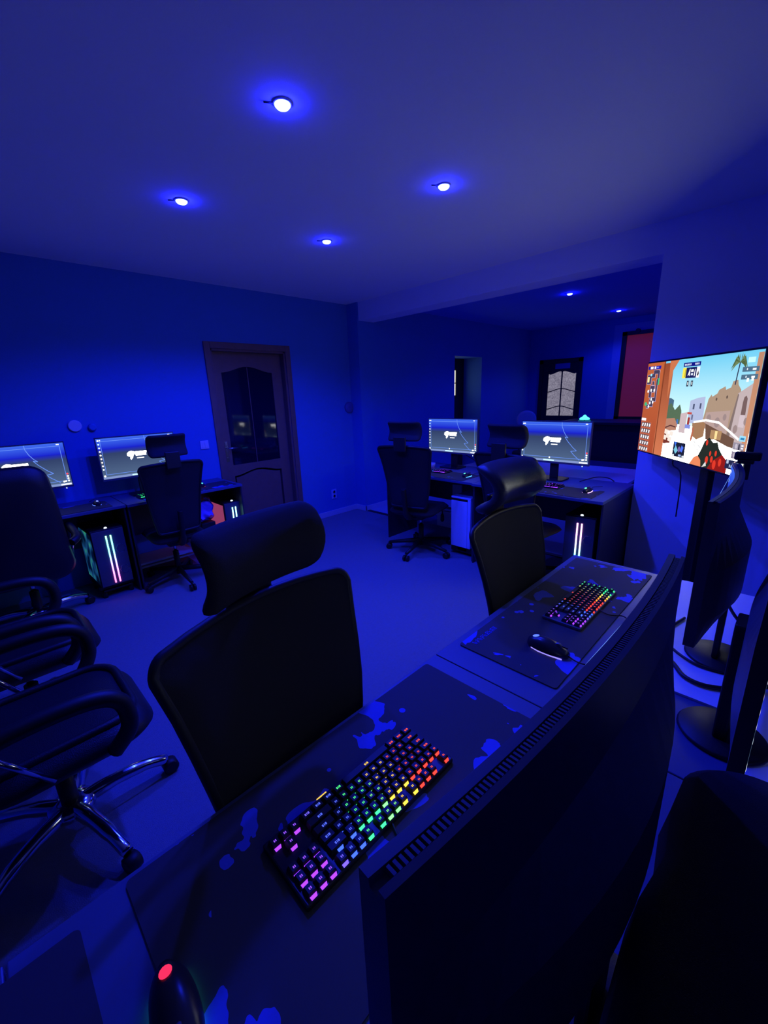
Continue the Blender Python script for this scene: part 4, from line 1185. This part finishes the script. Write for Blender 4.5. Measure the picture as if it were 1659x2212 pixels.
# ------------------------------------------------------------------ far alcove furniture
t = thing('reception_counter', 'dark counter under the red window in the alcove', 'counter', (6.95, 2.05, 0))
M_CTR = mat('counter_dark', (.016, .016, .028), .6)
bm = B(); bx(bm, -.03, .6, -1.15, .80, 0, .965); obj('body', bm, M_CTR, t)
bm = B(); bx(bm, -.12, .62, -1.2, .85, .965, 1.0, .004); obj('worktop', bm, M_CTR, t)
bm = B(); bx(bm, -.14, -.10, -1.2, .85, .34, .42, .004); obj('ledge', bm, mat('counter_blue', (.06, .07, .22), .5), t)
t = thing('glowing_ornament', 'small teal glowing lamp on the dark counter', 'lamp', (6.98, 2.52, 1.0))
M_TL = emis('teal_glow', (.06, .8, .75), 3.0)
bm = B(); lathe(bm, [(.09, 0.0), (.09, .012)], n=20); obj('base_disc', bm, emis('teal_dim', (.02, .3, .4), .8), t)
bm = B(); lathe(bm, [(.075, .03), (.07, .05), (.03, .075), (.012, .10)], n=20); obj('shade', bm, M_TL, t)
bm = B(); tube(bm, [(0, 0, .01), (0, 0, .035)], .01, 8); obj('stem', bm, M_BLK, t)
t = thing('round_back_chair', 'pale round backed chair behind the lit monitors in the alcove', 'chair', (7.0, 3.5, 0), PI + .46)
bm = B(); pad(bm, rrect(.33, .33, .16, n=8), .035, lambda u_, v_, n: (n, u_, 1.0 + v_), rim=.015); obj('backrest', bm, mat('pale_blue_plastic', (.35, .38, .62), .5), t)
bm = B(); pad(bm, rrect(.42, .42, .15), .05, lambda u_, v_, n: (u_ + .2, v_, .46 + n), rim=.02); obj('seat', bm, M_FAB, t)
for sx_, sy_ in ((.04, -.17), (.04, .17), (.36, -.17), (.36, .17)):
    bm = B(); tube(bm, [(sx_, sy_, 0), (sx_, sy_, .45)], .012, 8); obj('leg', bm, M_BLK, t)
bm = B(); tube(bm, [(0.0, -.1, .42), (0.0, -.1, .92)], .01, 6); tube(bm, [(0.0, .1, .42), (0.0, .1, .92)], .01, 6); obj('back_rod', bm, M_BLK, t)

# cups behind keyboard on white-tower desk, cables on the bright desk
for i, (x, y, l) in enumerate(((3.50, 2.92, 'small pale bowl left of its twin behind the purple lit keyboard'), (3.46, 2.78, 'small pale bowl right of its twin behind the purple lit keyboard'))):
    bm = B(); lathe(bm, [(.035, 0), (.045, .03), (.05, .055), (.046, .055), (.04, .03), (.02, .006)], n=20)
    o = obj('bowl', bm, mat('bowl_pale', (.35, .37, .6), .5), None, loc=(x, y, .7505)); tag(o, l, 'bowl', 'pale bowls behind the keyboard')
cab = [('black cable looping over the bright desk behind the wall side monitor', [(3.62, 1.30, .755), (3.7, 1.2, .79), (3.82, 1.14, .77), (3.78, 1.08, .756)]),
       ('black cable behind the stand of the white tower monitor', [(3.66, 2.5, .9), (3.72, 2.38, .82), (3.74, 2.25, .757)])]
for l, ps in cab:
    bm = B(); tube(bm, smooth_path(ps), .004, 6); o = obj('loose_cable', bm, M_CABLE); tag(o, l, 'cable')
# near cables behind the monitors
cab = [('thick black cable hanging in a wide curve right of the near monitor', [(1.36, .25, .763), (1.30, .17, .763), (1.24, .12, .763), (1.25, .05, .763), (1.36, -.06, .763)], .006),
       ('thin black cable looping from the second near monitor stand', [(1.60, .19, .762), (1.50, .21, .762), (1.40, .20, .762), (1.33, .12, .762), (1.34, .03, .762)], .004),
       ('straight black cable crossing the pale desk behind the second near monitor', [(1.60, .24, .761), (1.56, .22, .761), (1.30, .22, .761), (1.2, .18, .761)], .003),
       ('black cable with a moulded plug behind the second near monitor', [(1.62, .10, .86), (1.66, .06, .78), (1.60, .0, .765), (1.5, -.08, .757)], .005)]
for l, ps, r in cab:
    bm = B(); tube(bm, smooth_path(ps), r, 8); o = obj('cable', bm, M_CABLE); tag(o, l, 'cable', 'cables behind the near monitors')
bm = B(); bx(bm, -.025, .025, -.012, .012, -.008, .012, .004); o = obj('cable_adapter', bm, M_BLK, None, loc=(1.58, .03, .765), rotz=.9); tag(o, 'small black adapter block on the pale desk behind the second near monitor', 'adapter')
bm = B(); slab_rr(bm, .78, .26, .02, 0, .006); o = obj('desk_light_board', bm, mat('desk_light_board', (.85, .85, .85), .5), None, loc=(1.56, .135, .7505)); tag(o, 'added pale board standing in for bright light on the desk, under the second near monitor and its cables', 'board')  # pale slab added where the bare desk catches strong light
# bag
bm = B()
pad(bm, rrect(.76, .45, .06), .20, lambda u_, v_, n: (.38 + u_ + .01 * math.sin(v_ * 20), -.172 + v_ * 1.0 + .006 * math.sin(u_ * 30), (.876 + n * (1 - .12 * (u_ / .37) ** 2) + 0)), rim=.045, rings=(.2, .45, .7), puff=.01)
t = thing('backpack', 'black padded bag lying behind the near monitor at the bottom right', 'bag', (0, 0, 0))
obj('bag_body', bm, M_FAB, t)
# second row: things at the right edge
make_monitor('dark monitor of the back row facing away at the right edge', (1.08, -0.02, 0.751), 0.0, 1.22, .60, .35, 0.0, round_base=True)
